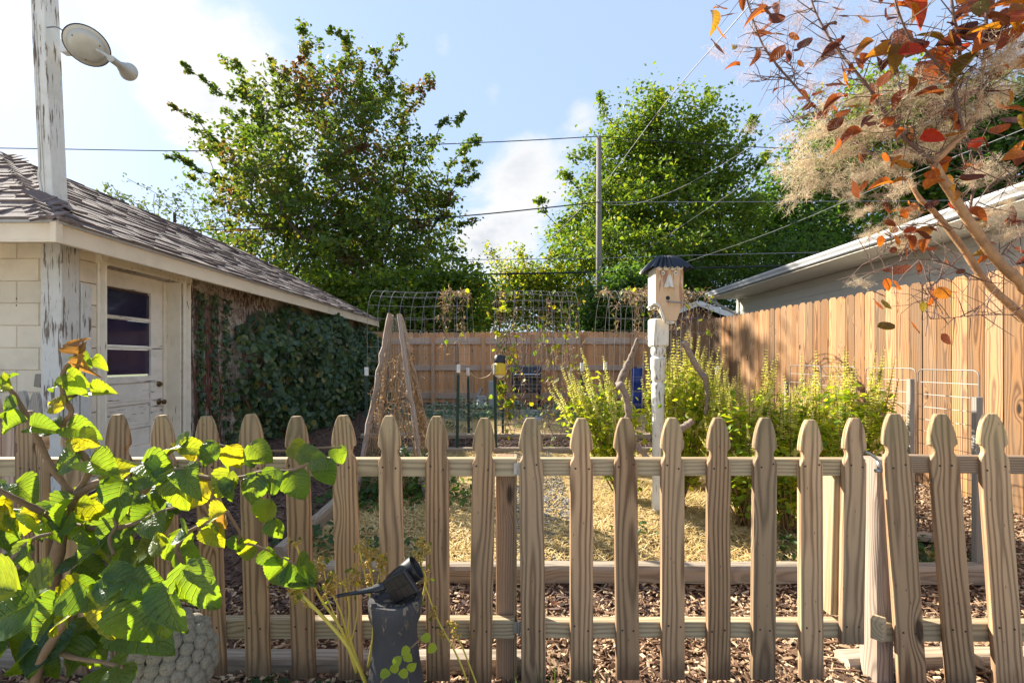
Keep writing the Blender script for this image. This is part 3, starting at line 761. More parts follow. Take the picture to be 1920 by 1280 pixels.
# hip and ridge caps
def caps(a, b, na, nb, step=.15, w=.14):
    d = (b - a); L = d.length; d.normalize(); k = 0; n = (na + nb).normalized()
    sa, sb = (na.cross(d)), (d.cross(nb)); 
    if sa.dot(nb) > 0: sa = -sa
    if sb.dot(na) > 0: sb = -sb
    while k * step < L:
        c = a + d * (k * step); e = a + d * min(k * step + step + .05, L + .05); lift0, lift1 = .030, .012
        pts = []
        for p, l in ((c, lift0), (e, lift1)):
            pts += [p + sa * w + na * l, p + sa * w * .4 + na * l * 1.0 + n * .004, p + n * l * 1.15, p + sb * w * .4 + nb * l + n * .004, p + sb * w + nb * l]
        low = [p - n * .02 for p in pts[:5]]
        mb = MB(); mb.poly([p - c for p in pts + low], [(i, i + 1, i + 6, i + 5) for i in range(4)] + [(10 + i, 11 + i, i + 1, i) for i in range(4)]); mb.build('hip_cap', M['shingle'], roof, T(c)); k += 1
caps(A + Vector((0, 0, .01)), Ra, n2, n1); caps(Ra, Rb, n1, Vector((-n1.x, 0, n1.z)))
# shingle apron round the post foot
mb = MB()
for i, (sx, sy) in enumerate(((0, -.12), (.10, -.02), (-.08, -.10))):
    mb.bbox((-3.99 + sx, 4.02 + sy, 2.70 - .03 * i), (.26, .16, .02), .004, T(-3.99 + sx, 4.02 + sy, 2.70) @ RY(28) @ RX(25 if i != 1 else 5) @ T(3.99 - sx, -4.02 - sy, -2.70))
mb.build('flashing', M['shingle'], roof)

# door: frame, slab, panes, knobs
DX = -4.10
fr = MB()
cz = 2.335
fr.bbox((GX + .012, 4.325, 1.2), (.028, .095, 2.18), .005); fr.bbox((GX + .012, 5.465, 1.2), (.028, .115, 2.18), .005); fr.bbox((GX + .010, 4.895, cz - .055), (.024, 1.05, .10), .005)
fr.bbox((GX + .022, 4.895, cz - .085), (.02, 1.05, .022), .004); fr.bbox((GX + .022, 4.895, cz - .035), (.02, 1.05, .018), .004)
for yy in (4.325, 5.465): fr.bbox((GX + .018, yy, cz - .055), (.044, .12, .125), .006); fr.lathe([(.045, 0), (.045, .012), (.032, .014), (.028, .006), (.012, .006), (.008, .012)], sides=18, M=T(GX + .038, yy, cz - .055) @ RY(90))
for yy in (4.29, 4.36, 5.425, 5.505): fr.bbox((GX + .026, yy, 1.2), (.012, .016, 2.1), .004)
fr.bbox((GX - .105, 4.375, 1.2), (.20, .022, 2.18), .003); fr.bbox((GX - .105, 5.395, 1.2), (.20, .022, 2.18), .003); fr.bbox((GX - .105, 4.895, 2.268), (.20, 1.04, .022), .003)
fr.bbox((GX - .175, 5.362, 1.2), (.03, .045, 2.10), .004); fr.bbox((GX - .175, 4.895, 2.24), (.03, 1.02, .03), .004)
fr.bbox((GX - .1, 4.895, .13), (.22, 1.04, .05), .005)
fr.build('door_frame', M['paint_trim'], gar)
door = link('door', None, gar, T(DX, 4.88, .15))
y0, y1 = 4.40, 5.335
dm = MB()
dm.bbox((DX, y0 + .08, 1.2), (.042, .16, 2.09), .003); dm.bbox((DX, y1 - .085, 1.2), (.042, .17, 2.09), .003)
gb, gt = 1.135, 2.065; gy0, gy1 = y0 + .16, y1 - .17
for z0, z1 in ((.155, .37), (.57, .60), (.83, .86), (1.065, gb), (gt, 2.245)): dm.bbox((DX - .001, (gy0 + gy1) / 2, (z0 + z1) / 2), (.040, gy1 - gy0 + .01, z1 - z0), .003)
for z0, z1 in ((.37, .57), (.60, .83), (.86, 1.065)): dm.bbox((DX - .006, (gy0 + gy1) / 2, (z0 + z1) / 2), (.024, gy1 - gy0, z1 - z0), .010)
h = (gt - gb) / 3
for k in (1, 2): dm.bbox((DX + .004, (gy0 + gy1) / 2, gb + h * k), (.044, gy1 - gy0 + .012, .040), .008)
dm.build('door_slab', M['paint_door'], door)
for k in range(3):
    mb = MB(); mb.bbox((DX - .004, (gy0 + gy1) / 2, gb + h * (k + .5)), (.006, gy1 - gy0, h - .045), .001); mb.build('window_pane', M['glass'], door)
for z, nm in ((1.035, 'deadbolt'), (.83, 'door_knob')):
    mb = MB(); pr = [(.032, 0), (.032, .010), (.024, .016)] + ([(.024, .03), (.014, .032)] if nm == 'deadbolt' else [(.012, .022), (.012, .042), (.024, .05), (.029, .062), (.027, .074), (.016, .08)])
    mb.lathe(pr, sides=18, M=T(DX + .021, 5.275, z) @ RY(90)); smooth_angle(mb.build(nm, M['brass'], door))
# two screw marks on the front wall
mb = MB()
for z in (1.86, 1.80): mb.lathe([(.007, 0), (.004, .003)], sides=8, M=T(-4.43, GY - .0205, z) @ RX(90))
mb.build('wall_anchor', M['nail'], gar)

# ---------------------------------------------------------------- post through the roof and its flood light
post = thing('wooden_post', 'tall peeling white post rising from the corner of the garage roof', 'post', (-4.03, 4.02, 2.5))
mb = MB(); R = T(-4.025, 4.025, 2.42) @ RY(-2.6)
mb.bbox((0, 0, 1.5), (.115, .145, 3.0), .006); mb.build('shaft', M['paint_post'], post, R)
mb = MB(); mb.tube(bez([(-.02, -.076, .30), (-.035, -.078, .42), (-.045, -.079, .5), (-.032, -.078, .62), (-.03, -.078, 1.2), (-.034, -.078, 1.7), (-.028, -.078, 2.02), (-.01, -.085, 2.05)]), .009, 6)
mb.tube(bez([(-.015, -.076, .28), (-.005, -.078, .4), (-.012, -.078, .9), (-.014, -.078, 1.9)]), .006, 6)
mb.build('cable', M['paint_post'], post, R, smooth=True)
fl = thing('flood_light', 'cream outdoor flood light on the side of the white post', 'lamp', P(150, 90, 4.02))
mb = MB(); c = P(131, 90, 4.02); mb.bbox(tuple(c), (.12, .07, .11), .006); mb.build('mount_box', M['whiteplastic'], fl)
ax = (P(186, 105, 3.95) - P(150, 73, 4.0)).normalized(); dc = P(163, 86, 3.99)
q = Vector((.42, -.62, -.66)).normalized().to_track_quat('Z', 'Y').to_matrix().to_4x4()
mb = MB(); mb.lathe([(.03, -.055), (.10, -.05), (.145, -.03), (.158, 0), (.15, .008), (.13, .012), (.115, .045), (.09, .058), (.03, .06)], sides=32, M=T(dc) @ q)
smooth_angle(mb.build('shade', M['lampmetal'], fl))
mb = MB(); mb.lathe([(.160, -.004), (.163, 0), (.160, .004)], sides=32, M=T(dc) @ q)
for k in range(3): a = k * 2.1 + .4; mb.lathe([(.007, 0), (.006, .004)], sides=8, M=T(dc) @ q @ T(.10 * math.cos(a), .10 * math.sin(a), .050))
mb.build('seam_and_screws', M['nail'], fl)
h0, h1, h2 = P(196, 101, 3.93), P(209, 111, 3.93), P(241, 135, 4.16); ad = (h2 - h1).normalized(); qh = ad.to_track_quat('Z', 'Y').to_matrix().to_4x4(); Lh = (h2 - h1).length
mb = MB(); mb.tube([P(182, 94, 3.95), h0, h1], .012, 8)
mb.lathe([(.026, -.01), (.03, 0), (.03, Lh * .45), (.035, Lh * .5), (.072, Lh * .96), (.079, Lh), (.072, Lh), (.05, Lh * .8)], sides=20, M=T(h1) @ qh)
smooth_angle(mb.build('lamp_head', M['lampmetal'], fl))
mb = MB(); mb.lathe([(.056, -.004), (.05, .004), (.02, .010)], sides=20, M=T(h2) @ qh); mb.build('bulb', M['soffit'], fl, smooth=True)
mb = MB(); mb.tube(bez([P(88, 52, 3.93), P(105, 51, 3.93), P(118, 58, 3.95), P(128, 68, 4.0)]), .006, 6); mb.build('wire', M['wiregrey'], fl, smooth=True)

# ---------------------------------------------------------------- neighbour's house on the right
NX, WX, NEND = 5.5, 6.45, 12.9
nb = thing('neighbour_house', 'grey sided house with white gutter behind the right fence', 'house', (8, 8, 0))
mb = MB(); mb.box((WX + 3.05, 7.1, .75), (6.0, 11.6, 1.5)); mb.box((WX + 3.05, 7.1, 2.3), (5.96, 11.56, 1.6)); mb.build('wall', M['siding'], nb)
z = 1.5
while z < 3.03:
    mb = MB(); zt = min(z + .205, 3.045)
    mb.poly([(-.022, -5.85, 0), (-.022, 5.78, 0), (-.006, 5.78, zt - z), (-.006, -5.85, zt - z), (.02, -5.85, 0), (.02, 5.78, 0)], [(1, 0, 3, 2), (0, 1, 5, 4)])
    mb.build('siding_board', M['siding'], nb, T(WX + .02, 7.1, z)); z += .2
mb = MB(); mb.bbox((WX - .012, NEND - .03, 1.6), (.05, .12, 2.95), .006); mb.build('corner_trim', M['trimwhite'], nb)
y = 1.2
while y < NEND:
    mb = MB(); mb.bbox((0, 0, 0), (WX - NX - .06, .145, .012), .004); mb.build('soffit_panel', M['soffit'], nb, T((WX + NX + .09) / 2, y, 3.056)); y += .15
# K style gutter
prof = [(.12, 3.09), (.045, 3.09), (.030, 3.105), (.030, 3.135), (.012, 3.165), (.0, 3.185), (0, 3.222), (.010, 3.228), (.010, 3.215), (.02, 3.19), (.11, 3.19), (.12, 3.19)]
mb = MB(); n = len(prof); pts = [(NX + x, yy, z) for yy in (1.0, NEND) for x, z in prof]
mb.poly(pts, [(i, (i + 1) % n, n + (i + 1) % n, n + i) for i in range(n)] + [tuple(range(n)), tuple(range(2 * n - 1, n - 1, -1))]); mb.build('gutter', M['gutter'], nb)
mb = MB(); mb.bbox((NX + .13, 6.95, 3.145), (.02, 11.9, .17), .003); mb.build('fascia', M['gutter'], nb)
mb = MB(); mb.poly([(NX - .01, 1.0, 3.235), (NX - .01, NEND, 3.235), (WX + 3.2, NEND, 4.38), (WX + 3.2, 1.0, 4.38), (WX + 7.3, NEND, 3.235), (WX + 7.3, 1.0, 3.235)], [(0, 1, 2, 3), (3, 2, 4, 5)]); mb.poly([(NX + .14, NEND - .02, 3.06), (WX + 3.2, NEND - .02, 4.36), (WX + 7.2, NEND - .02, 3.06)], [(0, 1, 2)]); mb.build('roof', M['houseroof'], nb)
mb = MB(); a, b2, c2, d2 = P(1331, 562, 12.85), P(1345, 570, 12.85), P(1379, 588, 12.9), P(1381, 640, 12.9)
mb.tube([a, b2, c2 , d2], .045, 8); mb.build('downspout', M['gutter'], nb, smooth=True)

# ---------------------------------------------------------------- small houses beyond the back fence
def gable_house(name, label, y, peak, eaveL, eaveR, depth, wallm, gablem):
    o = thing(name, label, 'house', (peak[0], y, 0))
    mb = MB(); mb.box(((eaveL[0] + eaveR[0]) / 2, y + .5 + depth / 2, eaveL[1] / 2), (eaveR[0] - eaveL[0] - .7, depth, eaveL[1] - .05)); mb.build('wall', wallm, o)
    mb = MB(); mb.poly([(eaveL[0] + .3, y + .46, eaveL[1] - .12), (eaveR[0] - .3, y + .46, eaveR[1] - .12), (peak[0], y + .46, peak[1] - .15)], [(0, 1, 2)]); mb.build('gable', gablem, o)
    mb = MB()
    for e in (eaveL, eaveR):
        s = 1 if e is eaveL else -1
        mb.poly([(e[0], y, e[1]), (peak[0], y, peak[1]), (peak[0], y + depth + 1, peak[1]), (e[0], y + depth + 1, e[1]), (e[0], y, e[1] + .09), (peak[0], y, peak[1] + .09), (peak[0], y + depth + 1, peak[1] + .09), (e[0], y + depth + 1, e[1] + .09)],
                [(0, 1, 2, 3), (7, 6, 5, 4), (0, 4, 5, 1), (3, 7, 4, 0), (2, 6, 7, 3)])
    mb.build('roof', M['houseroof'], o)
    for e in (eaveL, eaveR):
        a = Vector((e[0], y - .03, e[1] - .02)); b = Vector((peak[0], y - .03, peak[1] - .02))
        beam('barge_board', a, b, .22, .04, M['trimwhite'], o, up=(0, 1, 0))
        mb = MB(); mb.poly([(e[0], y, e[1] - .012), (peak[0], y, peak[1] - .012), (peak[0], y + .46, peak[1] - .012), (e[0], y + .46, e[1] - .012)], [(0, 1, 2, 3)]); mb.build('soffit', M['trimwhite'], o)
    return o
gable_house('small_house', 'low house with brown gable and white eaves past the back fence corner', 19.0, (7.85, 3.74), (4.7, 2.55), (11.0, 2.55), 6, M['trimwhite'], M['brownwall'])
gable_house('small_house', 'pale shed roof showing beyond the back fence beside the garage eave', 17.0, (-5.6, 3.80), (-8.1, 2.42), (-3.1, 2.42), 4, M['soffit'], M['soffit'])
# ---------------------------------------------------------------- loose ground cover
def chip_template():
    v = [(-.5, -.5, 0), (.5, -.42, .03), (.46, .5, 0), (-.5, .4, .02), (-.46, -.42, .5), (.48, -.36, .55), (.42, .42, .5), (-.46, .34, .42)]
    return v, [(4, 5, 6, 7), (0, 1, 5, 4), (1, 2, 6, 5), (2, 3, 7, 6), (3, 0, 4, 7)]
def chips(name, label, boxes, m, size=(.028, .0095, .007), lift=.004, cat=None):
    pos = []; 
    for x0, x1, y0, y1, n in boxes:
        x = RNG.uniform(x0, x1, n); y = RNG.uniform(y0, y1, n); pos.append(np.stack([x, y, [gz(a, b) + lift for a, b in zip(x, y)]], 1))
    pos = np.concatenate(pos); n = len(pos); pos[:, 2] += RNG.uniform(-.006, .014, n)
    nr = np.stack([RNG.normal(0, .42, n), RNG.normal(0, .42, n), np.ones(n)], 1)
    sc = np.stack([size[0] * RNG.uniform(.45, 1.7, n), size[1] * RNG.uniform(.5, 1.8, n), size[2] * RNG.uniform(.5, 1.6, n)], 1)
    tv, tf = chip_template(); me = scatter(name, tv, tf, frames(nr), pos, sc, m)
    return link(name, me, kind='stuff', label=label)
chips('mulch_chips', 'loose red brown wood chip mulch on the ground behind the picket fence', [(-3.2, 3.9, 1.45, 2.62, 27000), (2.75, 3.92, 2.6, 5.0, 9000), (2.75, 3.92, 5, 8, 2500)], M['mulch'])
chips('dark_mulch', 'old dark mulch along the garage and between the garden beds', [(-3.85, -1.42, 2.6, 6, 6000), (-3.85, -2.0, 6, 11, 2500), (-2.2, 3.0, 6.02, 6.98, 4500), (-2.2, 1.0, 2.35, 2.62, 900)], M['darkmulch'], (.04, .014, .009))
chips('gravel_patch', 'worn grey gravel and bark path through the straw bed', [(.02, .52, 2.72, 5.9, 5000)], M['gravel'], (.016, .012, .008), .012)

def straw(name, label, boxes, m, L=.11):
    pos = []
    for x0, x1, y0, y1, n in boxes:
        x = RNG.uniform(x0, x1, n); y = RNG.uniform(y0, y1, n)
        k = np.sin(x * 5.1 + 1.3 * np.sin(y * 3.3)) * np.sin(y * 4.3 + x * 2.0)
        keep = RNG.uniform(0, 1, n) < .62 + .5 * k
        x, y, k = x[keep], y[keep], k[keep]
        pos.append(np.stack([x, y, [gz(a, b) + .006 for a, b in zip(x, y)] + np.clip(k, 0, 1) * .025], 1))
    pos = np.concatenate(pos); n = len(pos); pos[:, 2] += RNG.uniform(0, .016, n)
    d = np.stack([RNG.normal(0, 1, n), RNG.normal(0, 1, n), RNG.normal(0, .22, n)], 1)
    R = frame_dir(d, np.array([[0, 0, 1.0]]))
    sc = np.stack([L * RNG.uniform(.4, 1.5, n), .0042 * RNG.uniform(.6, 1.5, n), L * RNG.uniform(.3, 1.3, n)], 1)
    tv = [(-.5, -.5, -.06), (-.5, .5, -.06), (0, -.5, .06), (0, .5, .06), (.5, -.5, -.05), (.5, .5, -.05)]
    return link(name, scatter(name, tv, [(0, 2, 3, 1), (2, 4, 5, 3)], R, pos, sc, m), kind='stuff', label=label)
straw('straw', 'golden straw spread over the garden beds', [(-1.3, 2.7, 2.72, 4.2, 34000), (-1.5, 2.7, 4.2, 6.0, 14000), (-2.2, 3.0, 7.1, 10.8, 12000)], M['straw'])

def blade_tufts(name, label, spots, m, h=.10, n=40, spread=.12, w=.006):
    P0 = []; D = []; S_ = []
    for x, y, k in spots:
        c = int(n * k)
        px = RNG.normal(x, spread * k ** .5, c); py = RNG.normal(y, spread * k ** .5, c)
        P0.append(np.stack([px, py, [gz(a, b) for a, b in zip(px, py)]], 1)); D.append(np.stack([RNG.normal(0, .45, c), RNG.normal(0, .45, c), np.ones(c)], 1)); S_.append(h * RNG.uniform(.4, 1.3, c))
    P0, D, S_ = np.concatenate(P0), np.concatenate(D), np.concatenate(S_)
    tv = [(0, -.5, 0), (0, .5, 0), (.5, -.4, .04), (.5, .4, .04), (1, 0, -.08)]
    R = frame_dir(D, RNG.normal(0, 1, D.shape)); sc = np.stack([S_, np.full(len(S_), w), S_], 1)
    return link(name, scatter(name, tv + [(1, 0.02, -.08)], [(0, 2, 3, 1), (2, 4, 5, 3)], R, P0, sc, m), kind='stuff', label=label)
def leafy(name, label, spots, m, size=.03, n=80, hgt=.12, spread=.18, parent=None):
    Ps = []
    for x, y, k in spots:
        c = int(n * k); px = RNG.normal(x, spread * k ** .5, c); py = RNG.normal(y, spread * k ** .5 * .7, c)
        d = np.hypot(px - x, py - y) / (spread * 2); Ps.append(np.stack([px, py, np.array([gz(a, b) for a, b in zip(px, py)]) + hgt * k ** .5 * RNG.uniform(.1, 1, c) * np.clip(1.1 - d, .15, 1)], 1))
    Ps = np.concatenate(Ps); nn = len(Ps)
    nr = np.stack([RNG.normal(0, .6, nn), RNG.normal(-.2, .6, nn), np.ones(nn)], 1)
    me = scatter(name, LEAF_V, LEAF_F, frames(nr), Ps, size * RNG.uniform(.5, 1.4, nn), m)
    return link(name, me, parent, None, kind='stuff', label=label)
LEAF_V = [(-.5, 0, 0), (-.12, -.30, .06), (0, 0, -.02), (-.12, .30, .06), (.5, 0, -.06), (.22, -.22, .04), (.22, .22, .04)]
LEAF_F = [(0, 1, 5, 2), (0, 2, 6, 3), (2, 5, 4, 2), (2, 2, 4, 6)]
LEAF_F = [(0, 1, 2, 2), (0, 2, 3, 3), (2, 1, 5, 4), (2, 4, 6, 3)]
LEAF_V = [(-.5, 0, 0), (-.12, -.30, .06), (.0, 0, -.02), (-.12, .30, .06), (.5, 0, -.08), (.22, -.24, .04), (.22, .24, .04)]
LEAF_F = [(0, 1, 5, 2), (0, 2, 6, 3), (2, 5, 4, 6)]

leafy('weeds', 'small dark green weeds at the foot of the picket fence', [(-.75, 1.62, 1.6), (-.55, 1.66, 1.8), (-.35, 1.62, 1.3), (-.98, 1.68, 1.5), (.18, 1.66, .5), (-1.5, 1.6, 2.5), (-.5, 1.5, 1.4), (-.75, 1.45, 1.6)], M['weed'], .04, 120, .07, .10)
blade_tufts('grass_tufts', 'thin grass blades growing at the gate post', [(.05, 1.7, 1), (.2, 1.72, 1.2), (.32, 1.7, .8), (-.25, 1.62, 1), (-.55, 1.6, .8), (.12, 1.62, .8)], M['weed'], .15, 26, .08, .004)
leafy('bed_weeds', 'green weeds growing through the straw beds', [(-1.25, 3.0, 1.6), (-.75, 2.95, .8), (2.35, 2.85, 1.3), (1.95, 2.95, .9), (2.6, 2.9, 1.2), (.9, 3.2, .4), (-1.2, 3.9, 2.2), (1.35, 7.3, 2.0), (1.15, 7.6, 1.0), (1.25, 6.2, .4), (-1.1, 8.0, 1.4), (.3, 8.2, 1.2)], M['weed'], .045, 130, .13, .16)
leafy('silvery_groundcover', 'silvery green groundcover along the back bed', [(-2.0, 9.6, 2), (-1.5, 9.8, 2), (-1.0, 9.6, 2.6), (-.6, 9.5, 2.4), (-.2, 9.8, 2), (1.0, 9.6, 2.2), (1.5, 9.9, 2.5), (.1, 10.2, 1.6), (2.0, 9.8, 2), (-2.4, 10.4, 2.5)], M['silverweed'], .075, 120, .30, .24)
for k in range(46):
    pass
# fallen leaves: each its own
dl = []
mbv = MB(); mbv.poly([(-.5, 0, .05), (-.15, -.28, .0), (.28, -.2, .06), (.5, 0, .16), (.28, .22, .08), (-.15, .3, .1), (0, 0, .0)], [(0, 1, 6), (1, 2, 6), (2, 3, 6), (3, 4, 6), (4, 5, 6), (5, 0, 6)])
dlm = mbv.mesh('fallen_leaf', M['dryleaf'])
DONE = set()
FL = [(940, 905, 2.9), (872, 920, 3.4), (1000, 935, 3.0), (1175, 905, 3.2), (1130, 1042, 2.75), (880, 1060, 2.72), (905, 1155, 2.3), (950, 1130, 2.2), (1040, 1105, 2.3), (1450, 1100, 2.4), (830, 930, 3.5), (1075, 965, 3.0), (860, 1010, 2.9), (1240, 1030, 2.75), (1320, 1035, 2.8), (1790, 1120, 2.3), (810, 1190, 2.0), (1060, 1160, 2.1), (1500, 960, 2.9), (1560, 940, 3.0), (800, 1225, 1.7), (845, 1215, 1.75)]
for px, py, y in FL:
    y = 1.2 * FPX / max(py - HY, 60); x = (px - CX) / FPX * y; y = max(1.5, y)
    PXS = [216, 300, 383, 467, 553, 641, 728, 818, 908, 995, 1091, 1173, 1262, 1349, 1437, 1522, 1605, 1680, 1767, 1862]; gi = max(i for i in range(20) if PXS[i] < px) if px > 216 else 0
    OR = ['first', 'second', 'third', 'fourth', 'fifth', 'sixth', 'seventh', 'eighth', 'ninth']
    wh = 'mulch' if y < 2.6 else 'straw'
    wh = ('weeds by the fence foot' if y < 1.75 else wh)
    gap = ('left of the hinge post, gap %s from it' % OR[8 - gi] if gi < 9 else ('gap %s right of the hinge post' % OR[gi - 9] if gi < 17 else 'gap right of the latch'))
    lb = 'curled brown leaf on the %s, %s' % (wh, gap)
    if lb in DONE: continue
    DONE.add(lb)
    link('fallen_leaf', dlm, None, T(x, y, gz(x, y) + .028) @ RZ(random.uniform(0, 360)) @ RX(random.uniform(-30, 30)) @ Matrix.Scale(random.uniform(.05, .09), 4), lb, 'leaf', 'fallen brown leaves')

# ---------------------------------------------------------------- trees
def skeleton(base, trunk, targets, sag=.12):
    "nodes [(pos,parent)], trunk polyline first; each target joins the nearest node below it"
    nodes = [Vector(base)]; par = [-1]
    for p in trunk: nodes.append(Vector(p)); par.append(len(nodes) - 2)
    tgt = sorted([Vector(t) for t in targets], key=lambda t: (t - nodes[1]).length)
    ends = []
    A_ = np.array([tuple(n) for n in nodes])
    for t in tgt:
        d = A_ - np.array(tuple(t)); dist = np.sqrt((d ** 2).sum(1)) + np.maximum(0, d[:, 2] + .1) * 1.5
        dist[0] += 5
        j = int(np.argmin(dist)); a = nodes[j]; L = (t - a).length; k = max(1, min(4, int(L / .9)))
        prev = j
        for i in range(1, k + 1):
            f = i / k; q = a.lerp(t, f) + Vector((random.uniform(-1, 1), random.uniform(-1, 1), random.uniform(-.3, 1) * .5 + math.sin(f * PI) * .8)) * (L * sag * (0 if i == k else 1))
            nodes.append(q); par.append(prev); prev = len(nodes) - 1
        A_ = np.array([tuple(n) for n in nodes]); ends.append(prev)
    cnt = [0.0] * len(nodes)
    for e in ends:
        i = e
        while i >= 0: cnt[i] += 1; i = par[i]
    return nodes, par, cnt, ends
def sk_tubes(mb, nodes, par, cnt, r0, rmin, keep=lambda i: True, pw=.5, sides=5):
    mx = max(cnt)
    R = [max(rmin, r0 * (c / mx) ** pw) for c in cnt]
    for i in range(1, len(nodes)):
        if keep(i): mb.tube([nodes[par[i]], nodes[i]], [R[par[i]] if cnt[par[i]] < cnt[i] * 3 + 1 else R[i] * 1.15, R[i]], sides, False)
def in_lobes(lobes, n, mind, shell=.55):
    "points spread through a set of ellipsoids"
    vol = np.array([l[3] * l[4] * l[5] for l in lobes]); vol = vol ** .8 / (vol ** .8).sum(); pts = []; tries = 0
    while len(pts) < n and tries < n * 40:
        tries += 1; l = lobes[RNG.choice(len(lobes), p=vol)]; d = RNG.normal(0, 1, 3); d /= np.linalg.norm(d); r = RNG.uniform(0, 1) ** shell
        p = np.array(l[:3]) + d * r * np.array(l[3:6])
        if mind > 0 and pts and (np.linalg.norm(np.array(pts) - p, axis=1).min() < mind): continue
        pts.append(p)
    return np.array(pts)
def clump_leaves(C, D, n, rad, size, droop=.35, flat=.55, long=1.0):
    "leaf positions and normals in clumps C that stretch along directions D"
    k = len(C); c = np.repeat(C, n, 0); d = np.repeat(D, n, 0)
    g = RNG.normal(0, 1, (k * n, 3)) * rad; t = RNG.uniform(-1.2, 1.2, (k * n, 1)) * rad * long
    rs = np.repeat(RNG.uniform(.6, 1.3, k), n)[:, None]
    p = c + (g * np.array([[1, 1, flat]]) + d * t) * rs
    nr = RNG.normal(0, .75, (k * n, 3)) + np.array([[0, 0, .8]]) + d * .2
    return p, nr, size * RNG.uniform(.55, 1.35, k * n)
def make_tree(name, label, cat, y, base_px, lobes_px, nclump, nleaf, crad, lsize, lm, base_z=0, depth=.8, trunk_r=.22, mind=.6, shell=.5, shoots=(), group=None, limb_r=None, first=.25, seed=1, sparse=None, depthy=None):
    global RNG
    RNG = np.random.default_rng(seed); random.seed(seed)
    s = y / FPX
    bx = (base_px - CX) * s
    lobes = []
    for (px, py, rx, ry) in lobes_px:
        c = P(px, py, y); lobes.append((c.x, y + RNG.uniform(-.4, .4) * rx * s, c.z, rx * s, (depthy or depth * rx * s), ry * s))
    o = thing(name, label, cat, (bx, y, base_z), group)
    C_ = in_lobes(lobes, nclump, mind, shell)
    ext = []
    for (ax, ay, ex, ey, k) in shoots:                     # leafy whips that leave the crown
        a, e = P(ax, ay, y + RNG.uniform(-1.0, 1.0)), P(ex, ey, y + RNG.uniform(-1.0, 1.0))
        bow = Vector((random.uniform(-.5, .5), random.uniform(-.5, .5), random.uniform(.0, .45)))
        for i in range(k): f = (i + 1) / k; ext.append(tuple(a.lerp(e, f) + bow * math.sin(f * PI) + Vector((random.gauss(0, .12), random.gauss(0, .12), random.gauss(0, .12)))))
    ctr = np.array([l[:3] for l in lobes]); w = np.array([l[3] * l[5] for l in lobes]); mid = (ctr * w[:, None]).sum(0) / w.sum()
    allc = np.concatenate([C_, np.array(ext)]) if ext else C_
    zlow = min(l[2] - l[5] for l in lobes)
    trunk = [(bx + (mid[0] - bx) * f * .8, y + (mid[1] - y) * f, base_z + (mid[2] - base_z) * f) for f in (first, .5, .75, 1.0)]
    nodes, par, cnt, ends = skeleton((bx, y, base_z), trunk, allc)
    for i in range(1, 5): cnt[i] = max(cnt[i], cnt[0] * .3)
    mb = MB(); sk_tubes(mb, nodes, par, cnt, trunk_r, .012, lambda i: i <= 4, sides=9); mb.build('trunk', M['bark'], o, smooth=True)
    mb = MB(); sk_tubes(mb, nodes, par, cnt, limb_r or trunk_r * .8, .012, lambda i: i > 4, sides=5); mb.build('limbs', M['bark'], o, smooth=True, kind='stuff')
    D = allc - mid; D /= np.linalg.norm(D, axis=1, keepdims=True); D = D + np.array([[0, 0, .15]])
    p, nr, sc = clump_leaves(C_, D[:len(C_)], nleaf, crad, lsize)
    if ext:
        E = np.array(ext); p2, nr2, sc2 = clump_leaves(E, D[len(C_):] + np.array([[0, 0, .6]]), max(4, int(nleaf * .55)), crad * .36, lsize * .95)
        p, nr, sc = np.concatenate([p, p2]), np.concatenate([nr, nr2]), np.concatenate([sc, sc2])
    me = scatter('foliage', LEAF_V, LEAF_F, frames(nr), p, sc, lm)
    link('foliage', me, o, None, kind='stuff')
    return o
make_tree('maple_tree', 'large loose crowned tree with reddening leaves behind the garage roof', 'tree', 20, 655,
          [(630, 350, 190, 170), (600, 200, 95, 70), (470, 320, 85, 95), (440, 440, 60, 60), (770, 310, 70, 95), (810, 400, 60, 95), (640, 480, 210, 120), (700, 200, 85, 75), (560, 430, 150, 120), (710, 430, 150, 140), (740, 540, 120, 80)],
          440, 92, .31, .185, M['maple'], trunk_r=.28, mind=.5, shell=.45, seed=11, depth=.8,
          shoots=[(520, 250, 440, 170, 8), (580, 200, 530, 140, 6), (650, 190, 668, 120, 5), (760, 260, 770, 170, 6), (480, 330, 380, 250, 8), (450, 380, 370, 330, 6), (820, 360, 880, 300, 5), (830, 440, 890, 420, 5), (830, 500, 880, 480, 5), (560, 190, 566, 52, 9), (640, 180, 632, 60, 7), (690, 170, 655, 55, 6), (490, 230, 432, 120, 7), (470, 260, 345, 120, 9), (420, 300, 340, 205, 6), (420, 350, 318, 290, 7), (740, 230, 800, 140, 6), (790, 300, 862, 222, 6), (830, 330, 890, 265, 6), (840, 400, 892, 330, 5), (600, 180, 590, 85, 5), (530, 210, 510, 110, 5), (720, 190, 745, 80, 6), (690, 160, 700, 95, 4), (500, 260, 470, 165, 5)])
make_tree('oak_tree', 'dense rounded green tree behind the utility pole', 'tree', 25, 1240,
          [(1240, 310, 140, 110), (1170, 310, 95, 90), (1320, 320, 95, 100), (1250, 250, 100, 62), (1110, 420, 80, 70), (1240, 430, 170, 100), (1360, 410, 70, 70), (1060, 440, 50, 46), (1180, 520, 190, 70), (1320, 490, 120, 80)],
          520, 120, .40, .205, M['maple2'], trunk_r=.34, mind=.5, shell=.42, seed=5,
          shoots=[(1120, 240, 1128, 190, 3), (1250, 210, 1240, 172, 3), (1310, 220, 1322, 172, 3), (1390, 280, 1405, 225, 4), (1400, 330, 1432, 290, 4), (1080, 360, 1060, 335, 3), (1040, 420, 1012, 380, 3)])
DARK = 'dark trees beyond the neighbour house'
